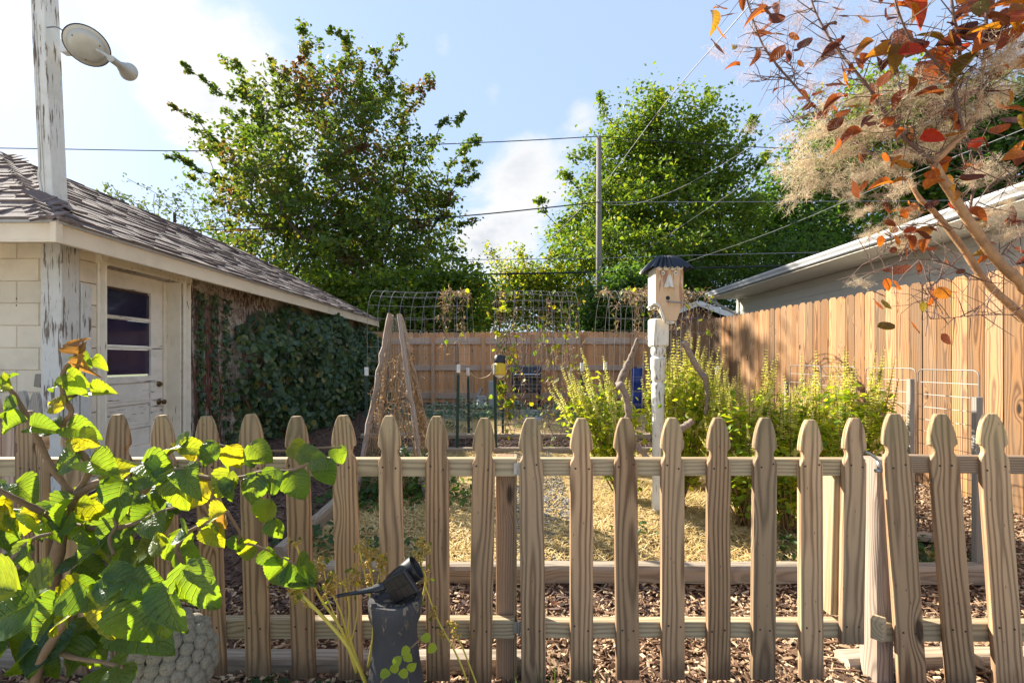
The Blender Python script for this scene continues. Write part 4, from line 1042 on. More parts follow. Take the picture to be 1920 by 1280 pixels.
make_tree('shade_tree', 'dark tree directly right of the dense rounded green tree', 'tree', 27, 1470, [(1470, 430, 110, 105), (1440, 400, 70, 80), (1530, 330, 80, 90), (1500, 480, 130, 70)], 260, 60, .5, .26, M['darkleaf'], trunk_r=.25, mind=.5, seed=21)
make_tree('shade_tree', 'tall dark tree behind the smoke bush plumes', 'tree', 29, 1660, [(1640, 300, 120, 150), (1600, 400, 110, 110), (1720, 330, 110, 150), (1560, 250, 60, 70), (1660, 200, 80, 70)], 380, 60, .55, .28, M['maple2'], trunk_r=.3, mind=.5, seed=22)
make_tree('shade_tree', 'dark tree at the right edge above the neighbour roof', 'tree', 26, 1850, [(1850, 260, 120, 110), (1800, 330, 110, 90), (1930, 300, 100, 130), (1880, 200, 80, 60)], 320, 60, .5, .27, M['darkleaf'], trunk_r=.3, mind=.5, seed=23)
make_tree('slender_tree', 'small thin leaved tree peeping over the garage roof', 'tree', 22, 330, [(330, 400, 75, 40), (250, 390, 60, 30), (390, 400, 40, 35)], 40, 16, .35, .17, M['greyleaf'], trunk_r=.12, mind=.4, seed=31, limb_r=.05,
          shoots=[(300, 400, 200, 352, 8), (310, 400, 250, 350, 7), (320, 390, 290, 355, 5), (350, 390, 360, 350, 5), (380, 400, 400, 345, 5), (270, 400, 215, 365, 5)])
SHB = [('yellowing shrub just left of the utility pole beyond the back fence', 1050, 22.0, [(1050, 560, 75, 60), (1000, 540, 60, 55), (1085, 590, 60, 50), (1010, 600, 50, 40)], 'shrubyellow', 41),
       ('yellow green shrub over the middle of the back fence', 940, 22.5, [(940, 560, 80, 65), (900, 590, 60, 50), (975, 520, 40, 40)], 'shrubyellow', 42),
       ('green shrub between the big tree and the yellow shrub', 840, 15.4, [(830, 570, 70, 70), (790, 590, 60, 50), (860, 540, 50, 50)], 'maple2', 43),
       ('green shrub under the large tree beside the garage eave', 700, 16.0, [(700, 570, 90, 70), (640, 560, 80, 60), (760, 560, 60, 60), (600, 540, 60, 50)], 'maple2', 44),
       ('low green shrub right of the utility pole beyond the fence', 1190, 16.2, [(1170, 580, 60, 50), (1130, 600, 40, 34), (1190, 540, 50, 40)], 'darkleaf', 45),
       ('wide dark shrub behind the low house with brown gable', 1400, 22.0, [(1400, 530, 130, 60), (1310, 520, 70, 60), (1490, 500, 90, 60)], 'darkleaf', 46)]
for lab, px, y, lobes, mm, sd in SHB:
    make_tree('shrub', lab, 'shrub', y, px, lobes, 130, 90, .30 * max(1, y / 17), .15, M[mm], trunk_r=.07, mind=.2, seed=sd, limb_r=.03, depth=.7, group='shrubs beyond the back fence', shoots=[(px, lobes[0][1] - lobes[0][3] * .8, px + random.uniform(-25, 25), lobes[0][1] - lobes[0][3] - 22, 4), (lobes[1][0], lobes[1][1] - lobes[1][3] * .7, lobes[1][0] - 20, lobes[1][1] - lobes[1][3] - 15, 4)])
RNG = np.random.default_rng(99); random.seed(99)

# ---------------------------------------------------------------- creeper on the garage wall
vine = thing('climbing_creeper', 'thick dark green creeper covering the far end of the garage wall', 'climber', (GX, 9, .15))
def vine_env(y, z):
    "thickness of the leaf mass at wall position y, z"
    t = min(1, max(0, (y - 6.25) / 1.0)); top = (2.16 if y > 7.0 else 1.65 + .62 * (y - 6.25)) + .10 * math.sin(y * 5)
    if z > top: return 0
    return (.10 + .32 * t * math.sin(min(1, (top - z + .15) / 1.2) * PI / 2) + .20 * math.sin(y * 2.6 + 1.2 * math.sin(z * 2)) * math.sin(z * 3.6 + y) + .08 * math.sin(y * 7) * math.sin(z * 6)) * (1.25 if y > 8 else 1)
vp, vn = [], []
while len(vp) < 7800:
    y = random.uniform(6.2, 12.3); z = random.uniform(.12, 2.25); e = vine_env(y, z)
    if e <= 0 or random.random() > .35 + .6 * (y - 6.2): continue
    d = e * random.uniform(.45, 1.08) ** .7
    vp.append((GX + .02 + max(.02, d), y, z)); vn.append((1 + random.gauss(0, .4), -.55 + random.gauss(0, .5), .35 + random.gauss(0, .45)))
for k in range(900):       # thin runners over the bare part of the wall
    y = 5.62 + random.choice((.03, .06, .10, .30, .36, .55, .62)) + random.gauss(0, .03); z = random.uniform(.2, 2.15)
    vp.append((GX + .02 + random.uniform(0, .03), y, z)); vn.append((1, random.gauss(-.2, .4), random.gauss(.3, .4)))
vp, vn = np.array(vp), np.array(vn); vs = RNG.uniform(.055, .125, len(vp)); vs[7800:] = RNG.uniform(.03, .06, 900)
hv = [(0, 0, 0), (.12, -.34, .03), (.45, -.46, .0), (.8, -.28, -.05), (1.05, 0, -.14), (.8, .28, -.05), (.45, .46, .0), (.12, .34, .03), (.45, 0, -.05)]
hv = [(x - .5, y, z) for x, y, z in hv]; hf = [(0, 1, 2, 8), (8, 2, 3, 4), (8, 4, 5, 6), (0, 8, 6, 7)]
roll = RNG.normal(PI / 2 * 0, .7, len(vp)); FR = frames(vn, roll=np.zeros(len(vp)))
# leaf tip (x axis) should hang down: turn frames so x points to -z
def hang(nr, jit):
    nr = np.asarray(nr, float); nr = nr / np.linalg.norm(nr, axis=1, keepdims=True)
    d = np.array([[0, 0, -1.0]]) + RNG.normal(0, jit, nr.shape); x = d - nr * (d * nr).sum(1, keepdims=True); x /= np.linalg.norm(x, axis=1, keepdims=True)
    y = np.cross(nr, x); return np.stack([x, y, nr], axis=2)
FR = hang(vn, .5)
score = vs[:7800] / vp[:7800, 1] * (vp[:7800, 0] - GX + .3) ** 1.2; order = np.argsort(-score)
tm = np_mesh('creeper_leaf', hv, hf, M['vineleafobj'])
big = order[:290]
for i in big:
    R = np.eye(4); R[:3, :3] = FR[i] * vs[i]; R[:3, 3] = vp[i]; link('leaf', tm, vine, Matrix(R.tolist()))
rest = np.setdiff1d(np.arange(len(vp)), big)
link('leaf_mass', scatter('leaf_mass', hv, hf, FR[rest], vp[rest], vs[rest], M['vineleaf']), vine, None, kind='stuff')
mb = MB()
for k in range(26):
    y = random.choice((5.66, 5.7, 5.95, 6.0, 6.25)) + random.gauss(0, .03) if k < 14 else random.uniform(6.3, 11.5); pts = []; z = .12
    while z < 2.2:
        pts.append((GX + .012 + (random.uniform(0, .02) if k < 14 else random.uniform(.02, .3)), y, z)); z += random.uniform(.12, .3); y += random.gauss(0, .035)
    mb.tube(pts, [.009 * (1 - .6 * i / len(pts)) + .002 for i in range(len(pts))], 5)
mb.build('stems', M['redvine'], vine, smooth=True, kind='stuff')
# dry aerial roots clinging to the bare wall
n = 5500; y = RNG.uniform(5.56, 6.9, n); z = RNG.uniform(.2, 2.3, n); k = (np.sin(y * 23 + np.sin(z * 3) * 1.5) > -.3) | (z > 1.9); y, z = y[k], z[k]
ps = np.stack([np.full(len(y), GX + .010) + RNG.uniform(0, .02, len(y)), y, z], 1)
d = np.stack([RNG.normal(0, .4, len(y)), RNG.normal(0, .6, len(y)), RNG.normal(0, 1, len(y))], 1)
sc = np.stack([RNG.uniform(.02, .07, len(y)), RNG.uniform(.002, .006, len(y)), np.full(len(y), .03)], 1)
link('dry_rootlets', scatter('dry_rootlets', [(-.5, -.5, 0), (-.5, .5, 0), (.5, .5, .1), (.5, -.5, .1)], [(0, 1, 2, 3)], frame_dir(d, np.array([[1.0, .1, .05]])), ps, sc, M['redvine']), vine, None, kind='stuff')

# ---------------------------------------------------------------- contorted hazel in the left foreground
def leaf_mesh(name, m, nu=9, nv=6, shape='heart', curl=.35, fold=.2, ripple=.03, twist=0.0, serr=.05, seed=0):
    rr = np.random.default_rng(seed); V = []; A_ = []; F = []
    for i in range(nu + 1):
        u = i / nu
        if shape == 'heart': w = .50 * (math.sin(PI * min(1, u ** .62)) ** .72) * (1.05 - .12 * u) if 0 < u < 1 else (.05 if u == 0 else 0.0)
        else: w = .34 * (math.sin(PI * u ** .85) ** .62 if 0 < u < 1 else 0)
        if 0 < u < 1: w *= 1 + serr * (1 if i % 2 else -1)
        for j in range(nv + 1):
            v = -1 + 2 * j / nv; x = u - (.10 * abs(v) ** 2 if shape == 'heart' and u < .3 else 0) * (1 - u / .3 if u < .3 else 0)
            yy = w * v; z = -curl * u * u + fold * abs(v) * w - .16 * w * v * v * (1 if fold < .3 else -1) + ripple * math.sin((u - abs(v) * .3) * 8 * 2 * PI) * abs(v) * .6 + ripple * 1.6 * math.sin(v * 5 + u * 7 + seed) * abs(v)
            z += twist * yy * u + rr.normal(0, ripple * .25)
            V.append((x, yy, z)); A_.append((u, v, 0))
    for i in range(nu):
        for j in range(nv):
            a = i * (nv + 1) + j; F.append((a, a + nv + 1, a + nv + 2, a + 1))
    return np_mesh(name, V, F, m, True, attr=A_)
HZ = [leaf_mesh('hazel_leaf', M['hazel'], 16, 8, 'heart', c, f, r, t, .028, k) for k, (c, f, r, t) in enumerate([(.35, .25, .030, .1), (.75, .35, .035, -.3), (.15, .15, .045, .4), (.55, .7, .03, 0), (1.0, .3, .05, .3), (.35, .85, .035, -.4)])]
HZD = leaf_mesh('hazel_leaf_brown', M['hazeldry'], 10, 8, 'heart', .9, .9, .06, .5, .05, 9)
hz = thing('contorted_hazel', 'contorted hazel shrub with large crinkled backlit leaves in front of the picket fence', 'shrub', (-1.25, 1.35, 0))
def branch(px, y0, y1=None):
    y1 = y0 if y1 is None else y1; n = len(px)
    return [P(a, b, y0 + (y1 - y0) * i / (n - 1)) for i, (a, b) in enumerate(px)]
HB = [ # (px path, y start, y end, r0, r1)
    ([(60, 1330), (75, 1200), (100, 1080), (120, 980), (140, 930)], 1.45, 1.42, .022, .013),
    ([(140, 930), (168, 880), (150, 845), (122, 815), (118, 795), (134, 772), (120, 745), (116, 715), (122, 690), (138, 672), (148, 652), (156, 642)], 1.42, 1.30, .010, .0035),
    ([(140, 930), (185, 905), (220, 912), (252, 908), (272, 920), (285, 900), (318, 885), (345, 880), (372, 892), (410, 898), (450, 895), (500, 882), (545, 882), (580, 868), (612, 862)], 1.42, 1.32, .013, .003),
    ([(252, 908), (270, 870), (305, 855), (335, 838), (372, 838), (410, 835), (440, 842), (520, 845), (590, 840), (640, 838)], 1.40, 1.5, .008, .003),
    ([(62, 1400), (64, 1310), (76, 1240), (120, 1170), (160, 1118), (190, 1112), (218, 1135), (255, 1142), (300, 1110), (332, 1075), (338, 1050), (332, 1028), (350, 1000), (388, 978), (415, 962), (425, 958)], 1.34, 1.12, .013, .0035),
    ([(425, 958), (442, 985), (450, 1000), (446, 1018), (470, 1020), (500, 1030), (540, 1050), (560, 1062)], 1.2, 1.3, .0045, .002),
    ([(-120, 1200), (-60, 1120), (-20, 1078), (10, 1055), (34, 1038), (62, 1010), (95, 1000)], 1.1, 1.2, .011, .004),
    ([(140, 930), (100, 880), (60, 800), (30, 745), (10, 722), (-10, 700)], 1.42, 1.30, .010, .004),
    ([(120, 980), (60, 950), (20, 930), (-40, 900)], 1.42, 1.25, .011, .005),
    ([(220, 912), (212, 955), (218, 985), (205, 1010), (214, 1040)], 1.40, 1.36, .007, .004),
    ([(120, 980), (180, 990), (240, 985), (300, 960), (330, 950)], 1.42, 1.38, .010, .004),
    ([(122, 745), (160, 735), (182, 728), (195, 715), (170, 740)], 1.38, 1.4, .004, .003),
    ([(500, 882), (505, 930), (515, 960), (520, 1000)], 1.33, 1.34, .003, .002),
    ([(-20, 690), (-40, 720), (-30, 800)], 1.2, 1.2, .006, .004),
    ([(75, 1200), (130, 1230), (190, 1240), (230, 1250)], 1.4, 1.2, .008, .004)]
BR = []
for px, a, b, r0, r1 in HB:
    pts = bez(branch(px, a, b), 5); n = len(pts); mb = MB()
    mb.tube(pts, [(r0 + (r1 - r0) * i / (n - 1)) * (1 + .12 * math.sin(i * 1.7)) for i in range(n)], 8); mb.build('branch', M['twig'], hz, smooth=True); BR.append(pts)
nleafh = [0]
def hleaf(px, py, y, size_px, ang, face=(0, -1, .4), k=None, dry=False):
    "leaf whose base sits near px,py; ang = direction its tip points in the picture (deg, 0 right, 90 down)"
    s = size_px / FPX * y; a = math.radians(ang); x = Vector((math.cos(a), 0, -math.sin(a))); n = Vector(face).normalized()
    x = (x - n * x.dot(n)); x = x.normalized() if x.length > .05 else n.orthogonal().normalized(); yv = n.cross(x)
    R = Matrix((x, yv, n)).transposed().to_4x4()
    link('leaf', HZD if dry else HZ[random.randrange(6) if k is None else k], hz, T(P(px, py, y)) @ R @ Matrix.Scale(s, 4)); nleafh[0] += 1
HERO = [ # px, py of the base, y, size, direction, facing
    (350, 1060, 1.08, 118, 62, (-.1, -1, .12), 0), (318, 1095, 1.10, 95, 70, (-.3, -.8, .5), 1), (300, 1120, 1.12, 90, 92, (.1, -1, .3), 0), (200, 1110, 1.12, 110, 88, (0, -1, .2), 0), (268, 1118, 1.12, 112, 80, (.15, -1, .25), 3),
    (232, 1092, 1.10, 80, 190, (0, -.7, .7), 2), (160, 1120, 1.13, 120, 160, (-.1, -.7, .7), 1), (120, 1130, 1.15, 115, 120, (0, -.9, .5), 3), (90, 1100, 1.12, 130, 165, (-.2, -.6, .8), 1), (150, 1090, 1.12, 85, 40, (.1, -1, .1), 5),
    (190, 1085, 1.10, 90, 15, (.1, -.8, .5), 2), (250, 1085, 1.10, 70, 30, (0, -.8, .6), 4), (60, 1130, 1.05, 120, 150, (0, -.8, .6), 0), (30, 1110, 1.05, 110, 200, (0, -.7, .7), 5),
    (400, 975, 1.15, 62, 110, (0, -1, .2), 4), (350, 1000, 1.14, 65, 190, (-.2, -.9, .3), 1), (395, 990, 1.15, 58, 60, (.2, -.8, .5), 5), (310, 1020, 1.2, 60, 180, (.2, -1, .2), 4),
    (545, 885, 1.33, 82, 75, (.2, -1, .1), 0), (515, 880, 1.32, 70, 95, (-.2, -1, .2), 0), (480, 890, 1.33, 78, 100, (0, -1, .2), 2), (430, 885, 1.33, 75, 120, (.1, -1, .2), 0), (600, 868, 1.32, 62, 55, (.3, -.8, .3), 4), (585, 865, 1.33, 52, 20, (0, -.7, .6), 1), (560, 850, 1.4, 60, 0, (.1, -.6, .7), 2),
    (330, 885, 1.36, 105, 85, (.1, -1, .15), 0), (380, 895, 1.36, 90, 110, (-.1, -1, .1), 2), (300, 875, 1.37, 95, 150, (0, -.9, .5), 0), (270, 870, 1.38, 80, 20, (.1, -.7, .7), 3), (345, 835, 1.40, 70, 200, (0, -.6, .8), 1), (400, 830, 1.42, 66, 120, (0, -1, .3), 2), (430, 838, 1.44, 60, 60, (.2, -1, .2), 0), (470, 835, 1.45, 66, 40, (.1, -.9, .3), 0), (545, 838, 1.46, 55, 20, (.2, -.8, .5), 1), (630, 838, 1.5, 46, 60, (.2, -1, .3), 0), (340, 840, 1.4, 55, 330, (0, -.8, .6), 4),
    (168, 660, 1.32, 30, 170, (0, -.8, .4), 2), (150, 668, 1.33, 44, 40, (.2, -.8, .5), 5), (175, 672, 1.33, 40, 30, (.1, -.8, .5), 1), (125, 690, 1.32, 34, 190, (0, -.7, .7), 2), (128, 700, 1.34, 62, 40, (0, -.9, .3), 3), (140, 712, 1.34, 52, 60, (.2, -.9, .3), 3), (150, 720, 1.35, 64, 30, (.1, -.8, .6), 5), (112, 722, 1.33, 44, 185, (0, -.7, .7), 1), (118, 760, 1.33, 60, 200, (.1, -.9, .4), 0), (130, 770, 1.34, 80, 15, (.1, -.8, .6), 1), (150, 738, 1.38, 52, 160, (0, -.9, .4), 3), (172, 735, 1.36, 60, 5, (0, -.8, .5), 5), (160, 765, 1.38, 66, 20, (.1, -.6, .8), 5), (108, 800, 1.35, 70, 190, (0, -.8, .6), 0), (128, 800, 1.36, 72, 20, (.1, -.8, .6), 1),
    (110, 820, 1.38, 78, 110, (-.1, -.9, .4), 3), (135, 815, 1.37, 80, 30, (.1, -.9, .5), 2), (145, 850, 1.38, 95, 140, (-.1, -.9, .4), 0), (170, 865, 1.38, 80, 20, (.1, -.7, .7), 5), (190, 890, 1.38, 74, 320, (0, -.8, .6), 0),
    (20, 730, 1.28, 64, 200, (0, -.8, .6), 5), (25, 745, 1.28, 60, 330, (0, -.8, .6), 5), (10, 720, 1.28, 50, 250, (0, -.8, .5), 3), (30, 760, 1.30, 66, 170, (0, -.8, .6), 1), (0, 700, 1.28, 44, 45, (0, -.8, .6), 3), (60, 800, 1.32, 66, 10, (0, -.8, .6), 3), (48, 790, 1.32, 70, 160, (0, -.8, .6), 5),
    (448, 1005, 1.25, 44, 100, (.1, -1, .2), 3), (480, 1020, 1.27, 56, 140, (.1, -1, .2), 5), (500, 1030, 1.28, 50, 60, (-.1, -1, .3), 3), (540, 1052, 1.30, 66, 130, (.2, -1, .2), 3), (555, 1060, 1.3, 60, 80, (-.1, -1, .2), 3), (562, 1062, 1.31, 48, 40, (.1, -.9, .3), 0), (508, 940, 1.33, 62, 110, (.2, -1, .2), 3), (515, 975, 1.33, 52, 70, (.1, -1, .2), 3)]
for iq, (px, py, y, s, a, f, k) in enumerate(HERO):
  if not (py < 830 and px < 200 and iq % 3 == 0): hleaf(px, py, y, s * (.64 if py < 860 and px < 260 else .84 if py > 1040 else .72), a + random.uniform(-12, 12), f, k)
hleaf(152, 662, 1.3, 40, 250, (.2, -1, .2), None, True); hleaf(158, 668, 1.3, 36, 80, (-.3, -1, .2), None, True); hleaf(420, 962, 1.16, 34, 100, (.1, -1, .2), None, True)
for pts in [b_ for i_, b_ in enumerate(BR) if i_ not in (1, 7, 11, 13)]:                                   # leaves along every branch
    L = sum((pts[i + 1] - pts[i]).length for i in range(len(pts) - 1)); 
    for k in range(int(L / .20)):
        i = random.randrange(2, len(pts)); q = pts[i]; px = CX + q.x / q.y * FPX; py = HY - (q.z - CAMZ) / q.y * FPX
        hleaf(px, py, q.y + random.uniform(-.05, .06), random.uniform(34, 60), random.uniform(0, 180), (random.gauss(0, .4), -.55, random.uniform(.2, 1.1)))
for k in range(64):                             # the dense shaded body of the shrub
    px, py = random.uniform(-60, 330), random.uniform(885, 1085)
    if px > 120 and py > 1065 - (px - 120) * .25: continue
    if (px - 0) * .12 + 905 > py and random.random() < .4: continue
    hleaf(px, py, random.uniform(1.36, 1.66), random.uniform(40, 68), random.uniform(30, 160), (random.gauss(0, .4), -.6, random.uniform(.2, 1.1)))
for k in range(13):
    hleaf(random.uniform(-60, 250), random.uniform(1130, 1290), random.uniform(1.2, 1.5), random.uniform(60, 95), random.uniform(40, 170), (random.gauss(0, .35), -.7, random.uniform(.3, 1)))

# ---------------------------------------------------------------- smoke bush at the upper right
sb = thing('smoke_bush', 'smoke bush tree with orange and maroon leaves and fluffy tan plumes', 'tree', (2.85, 2.15, 0))
SM = [leaf_mesh('smoke_leaf', M['smokeleaf'], 8, 4, 'oval', c, f, .015, t, .0, 20 + k) for k, (c, f, t) in enumerate([(.1, .1, 0), (.35, .4, .2), (-.1, .2, -.3), (.6, .7, .3)])]
SBR = [([(2090, 1330), (2060, 1000), (2010, 760), (1960, 650), (1915, 592), (1850, 530), (1800, 458), (1752, 398), (1724, 372), (1704, 335)], 2.15, 2.2, .025, .009),
       ([(2060, 1000), (1990, 640), (1920, 538), (1870, 488), (1815, 412), (1770, 340), (1750, 305)], 2.1, 1.85, .026, .014),
       ([(1750, 305), (1772, 285), (1805, 250), (1835, 205), (1838, 170)], 1.85, 1.8, .014, .009),
       ([(1838, 170), (1846, 100), (1849, 40), (1852, -40)], 1.8, 1.75, .010, .008),
       ([(1750, 305), (1700, 262), (1660, 215), (1625, 160), (1590, 118), (1560, 80), (1530, 25), (1515, -20)], 1.85, 2.0, .013, .005),
       ([(1700, 335), (1650, 300), (1580, 250), (1535, 208), (1490, 160), (1455, 120), (1428, 80), (1410, 30), (1395, -20)], 2.2, 2.3, .012, .005),
       ([(1805, 250), (1790, 160), (1800, 90), (1788, 30), (1780, -40)], 1.8, 1.75, .012, .007),
       ([(1790, 160), (1740, 100), (1700, 60), (1672, -20)], 1.8, 1.7, .009, .004),
       ([(1838, 170), (1880, 110), (1925, 40), (1960, -30)], 1.8, 1.7, .010, .005),
       ([(1815, 412), (1830, 330), (1840, 290), (1800, 250)], 2.15, 2.1, .010, .007),
       ([(1850, 530), (1765, 492), (1700, 488), (1642, 512)], 2.18, 2.0, .005, .002),
       ([(1810, 472), (1762, 520), (1742, 548), (1738, 570)], 2.18, 2.1, .004, .002),
       ([(1905, 590), (1840, 590), (1790, 595), (1745, 598)], 2.16, 2.1, .004, .002),
       ([(1775, 425), (1720, 420), (1690, 440), (1650, 480)], 2.2, 2.1, .005, .002),
       ([(1680, 262), (1690, 200), (1683, 130), (1681, 105)], 1.9, 1.85, .004, .002),
       ([(1750, 250), (1800, 150), (1830, 120)], 1.84, 1.7, .005, .003),
       ([(1870, 488), (1900, 450), (1930, 430)], 2.1, 2.0, .005, .003), ([(1840, 470), (1860, 530)], 2.15, 2.1, .004, .002),
       ([(1555, 235), (1530, 212), (1500, 220), (1480, 230)], 2.22, 2.2, .003, .002), ([(1482, 152), (1450, 145), (1425, 153)], 2.28, 2.3, .003, .0015),
       ([(1495, 160), (1485, 130), (1480, 105)], 2.28, 2.3, .003, .0015), ([(1700, 335), (1660, 380), (1690, 430)], 2.2, 2.1, .006, .002), ([(1920, 330), (1860, 345), (1800, 430)], 1.9, 2.0, .004, .003)]
SBP = []
for px, a, b, r0, r1 in SBR:
    pts = bez(branch(px, a, b), 5); n = len(pts); mb = MB()
    if r0 <= .0135: r0 *= .62; r1 *= .62
    mb.tube(pts, [(r0 + (r1 - r0) * i / (n - 1)) * (1 + .06 * math.sin(i * 2.1)) for i in range(n)], 9); mb.build('trunk' if r0 > .02 else 'branch', M['smoke_bark'] if r0 > .0115 else M['smoke_twig'], sb, smooth=True); SBP.append(pts)
def sleaf(px, py, y, size_px, ang, face, k=None):
    s = .84 * size_px / FPX * y; a = math.radians(ang); x = Vector((math.cos(a), random.uniform(-.4, .4), -math.sin(a))); n = Vector(face).normalized()
    x = (x - n * x.dot(n)).normalized(); yv = n.cross(x)
    q = P(px, py, y) - x * s * .5
    link('leaf', SM[random.randrange(4) if k is None else k], sb, T(q) @ Matrix((x, yv, n)).transposed().to_4x4() @ Matrix.Scale(s, 4))
SREG = [((1640, 1930), (-40, 110), 30, (42, 72), 1.72), ((1620, 1900), (70, 190), 16, (36, 66), 1.76), ((1880, 1940), (0, 160), 8, (50, 80), 1.7), ((1340, 1440), (0, 92), 10, (30, 46), 2.25), ((1400, 1640), (0, 130), 12, (30, 50), 2.0),
        ((1500, 1560), (170, 260), 8, (22, 36), 2.2), ((1560, 1850), (170, 360), 44, (24, 50), 1.9), ((1640, 1760), (360, 480), 30, (20, 38), 2.1), ((1640, 1800), (500, 610), 9, (24, 46), 2.1), ((1780, 1930), (380, 490), 12, (22, 40), 2.0), ((1860, 1930), (180, 300), 8, (30, 60), 1.8), ((1560, 1700), (100, 180), 8, (30, 55), 1.9)]
for (x0, x1), (y0, y1), n, (s0, s1), d in SREG:
    for k in range(n):
        sleaf(random.uniform(x0, x1), random.uniform(y0, y1), d + random.uniform(-.14, .14), random.uniform(s0, s1), random.choice((-30, 150, 160, 120, -10, 60, 200)) + random.uniform(-30, 30), (random.gauss(0, .5), -.6, random.uniform(.1, 1)))
for px, py, s, a, f in [(1782, 600 - 475, 60, 60, (0, -1, .2)), (1665, 533, 30, 80, (0, -1, .1)), (1768, 548, 44, 170, (.1, -1, .3)), (1775, 635, 30, 50, (0, -1, .2)), (1725, 503, 26, 95, (.2, -1, .1)), (1652, 452, 26, 100, (0, -1, 0)), (1732, 575, 26, 100, (.1, -1, .1)), (1755, 130, 110, 150, (0, -.9, .4)), (1690, 75, 75, 140, (.1, -1, .1)), (1855, 65, 90, 150, (0, -.8, .5)), (1480, 105, 34, 110, (.5, -.8, .1))]:
    sleaf(px, py, 2.0 if px < 1760 else 1.85, s, a, f, 0)
tw = MB(); ntw = 0
for pts in SBP[2:]:
    for i in range(1, len(pts)):
        for q in range(2):
            p = pts[i]; d = Vector((random.gauss(0, 1), random.gauss(0, .6), random.gauss(.25, .8))).normalized(); L = random.uniform(.05, .20); e = p + d * L + Vector((0, 0, random.uniform(-.03, .03)))
            tw.tube([p, p + d * L * .5 + Vector((random.gauss(0, .008), 0, random.gauss(0, .008))), e], [.0022, .0016, .0010], 4)
            if ntw < 84 and random.random() < .26: ntw += 1; sleaf(CX + e.x / e.y * FPX, HY - (e.z - CAMZ) / e.y * FPX, e.y, random.uniform(15, 32), random.uniform(0, 360), (random.gauss(0, .6), -.7, random.uniform(0, 1)))
tw.build('twigs', M['smoke_twig'], sb, kind='stuff')
# plumes: clouds of fine hair on forked stalks
def plume_mesh(name, m, n=260, seed=0, w=.010):
    rr = np.random.default_rng(seed); P_, D_, S_ = [], [], []
    nb = 16; stalk = []
    for b in range(nb):
        a = rr.uniform(0, 2 * PI); e = rr.uniform(-.3, 1.1); tip = np.array([math.cos(a) * math.cos(e), math.sin(a) * math.cos(e), math.sin(e)]) * rr.uniform(.5, .95); stalk.append(tip)
        for k in range(n // nb):
            t = rr.uniform(.2, 1.0); p = tip * t + rr.normal(0, .05, 3); P_.append(p); D_.append(tip * .4 + rr.normal(0, .75, 3)); S_.append(rr.uniform(.14, .36))
    P_, D_, S_ = np.array(P_), np.array(D_), np.array(S_); k = len(P_)
    tv = [(0, -.5, 0), (0, .5, 0), (.5, -.45, .10), (.5, .45, .10), (1, -.3, .02), (1, .3, .02)]
    sc = np.stack([S_, np.full(k, w) * rr.uniform(.6, 1.3, k), S_], 1)
    D_ = D_ / np.linalg.norm(D_, axis=1, keepdims=True); up = rr.normal(0, 1, (k, 3))
    return scatter(name, tv, [(0, 2, 3, 1), (2, 4, 5, 3)], frame_dir(D_, up), P_, sc, m)
PLM = [plume_mesh('plume', M['plume'], 680, k, .0085) for k in range(4)]; PLP = [plume_mesh('pale_plume', M['plumepale'], 330, 10 + k, .0065) for k in range(3)]
PLS = [(1500, 265, 42, 2.1), (1552, 250, 48, 2.1), (1600, 240, 45, 2.05), (1485, 320, 46, 2.15), (1530, 310, 54, 2.1), (1510, 360, 44, 2.15), (1555, 350, 42, 2.1), (1590, 300, 50, 2.05), (1625, 335, 52, 2.0), (1610, 370, 36, 2.0), (1645, 250, 52, 1.95), (1690, 215, 55, 1.9), (1720, 265, 56, 1.9), (1745, 190, 55, 1.85), (1785, 225, 56, 1.85), (1820, 160, 60, 1.8), (1862, 130, 62, 1.75), (1905, 110, 60, 1.75), (1890, 180, 50, 1.8), (1680, 300, 48, 1.95), (1760, 270, 45, 1.9), (1830, 220, 44, 1.85), (1700, 165, 40, 1.9), (1640, 190, 42, 1.95),
       (1845, 325, 34, 2.0), (1818, 345, 26, 2.0), (1875, 330, 24, 2.0), (1692, 358, 32, 2.1), (1620, 398, 24, 2.1), (1638, 442, 26, 2.1), (1712, 452, 32, 2.1), (1838, 425, 34, 2.05), (1898, 385, 30, 1.95), (1905, 440, 34, 1.9), (1615, 535, 22, 2.1), (1688, 425, 26, 2.1), (1860, 400, 28, 2.0), (1700, 398, 24, 2.1), (1920, 360, 34, 1.9), (1660, 320, 36, 2.0), (1560, 200, 30, 2.0), (1600, 190, 32, 2.0)]
def plume(px, py, r, y, ms):
    s = 1.22 * r / FPX * y; link('plume', random.choice(ms), sb, T(P(px, py, y)) @ Euler((random.uniform(-.5, .5), random.uniform(-.5, .5), random.uniform(0, 6.3))).to_matrix().to_4x4() @ Matrix.Diagonal((s * random.uniform(.9, 1.3), s, s * random.uniform(.8, 1.1), 1)), kind='stuff')
for a in PLS: plume(*a, PLM)
for a in [(1425, 60, 40, 2.3), (1450, 100, 46, 2.3), (1490, 60, 40, 2.2), (1395, 95, 32, 2.3), (1345, 110, 34, 2.4), (1540, 120, 50, 2.1), (1580, 140, 40, 2.1), (1520, 30, 44, 2.1), (1620, 50, 44, 2.0), (1650, 100, 46, 1.95), (1600, 95, 40, 2.0), (1400, 150, 26, 2.3), (1480, 20, 40, 2.2), (1405, 245, 22, 2.3), (1530, 170, 40, 2.1), (1470, 200, 34, 2.2), (1680, 40, 40, 1.9), (1560, 60, 46, 2.1), (1430, 20, 34, 2.3)]: plume(*a, PLP)

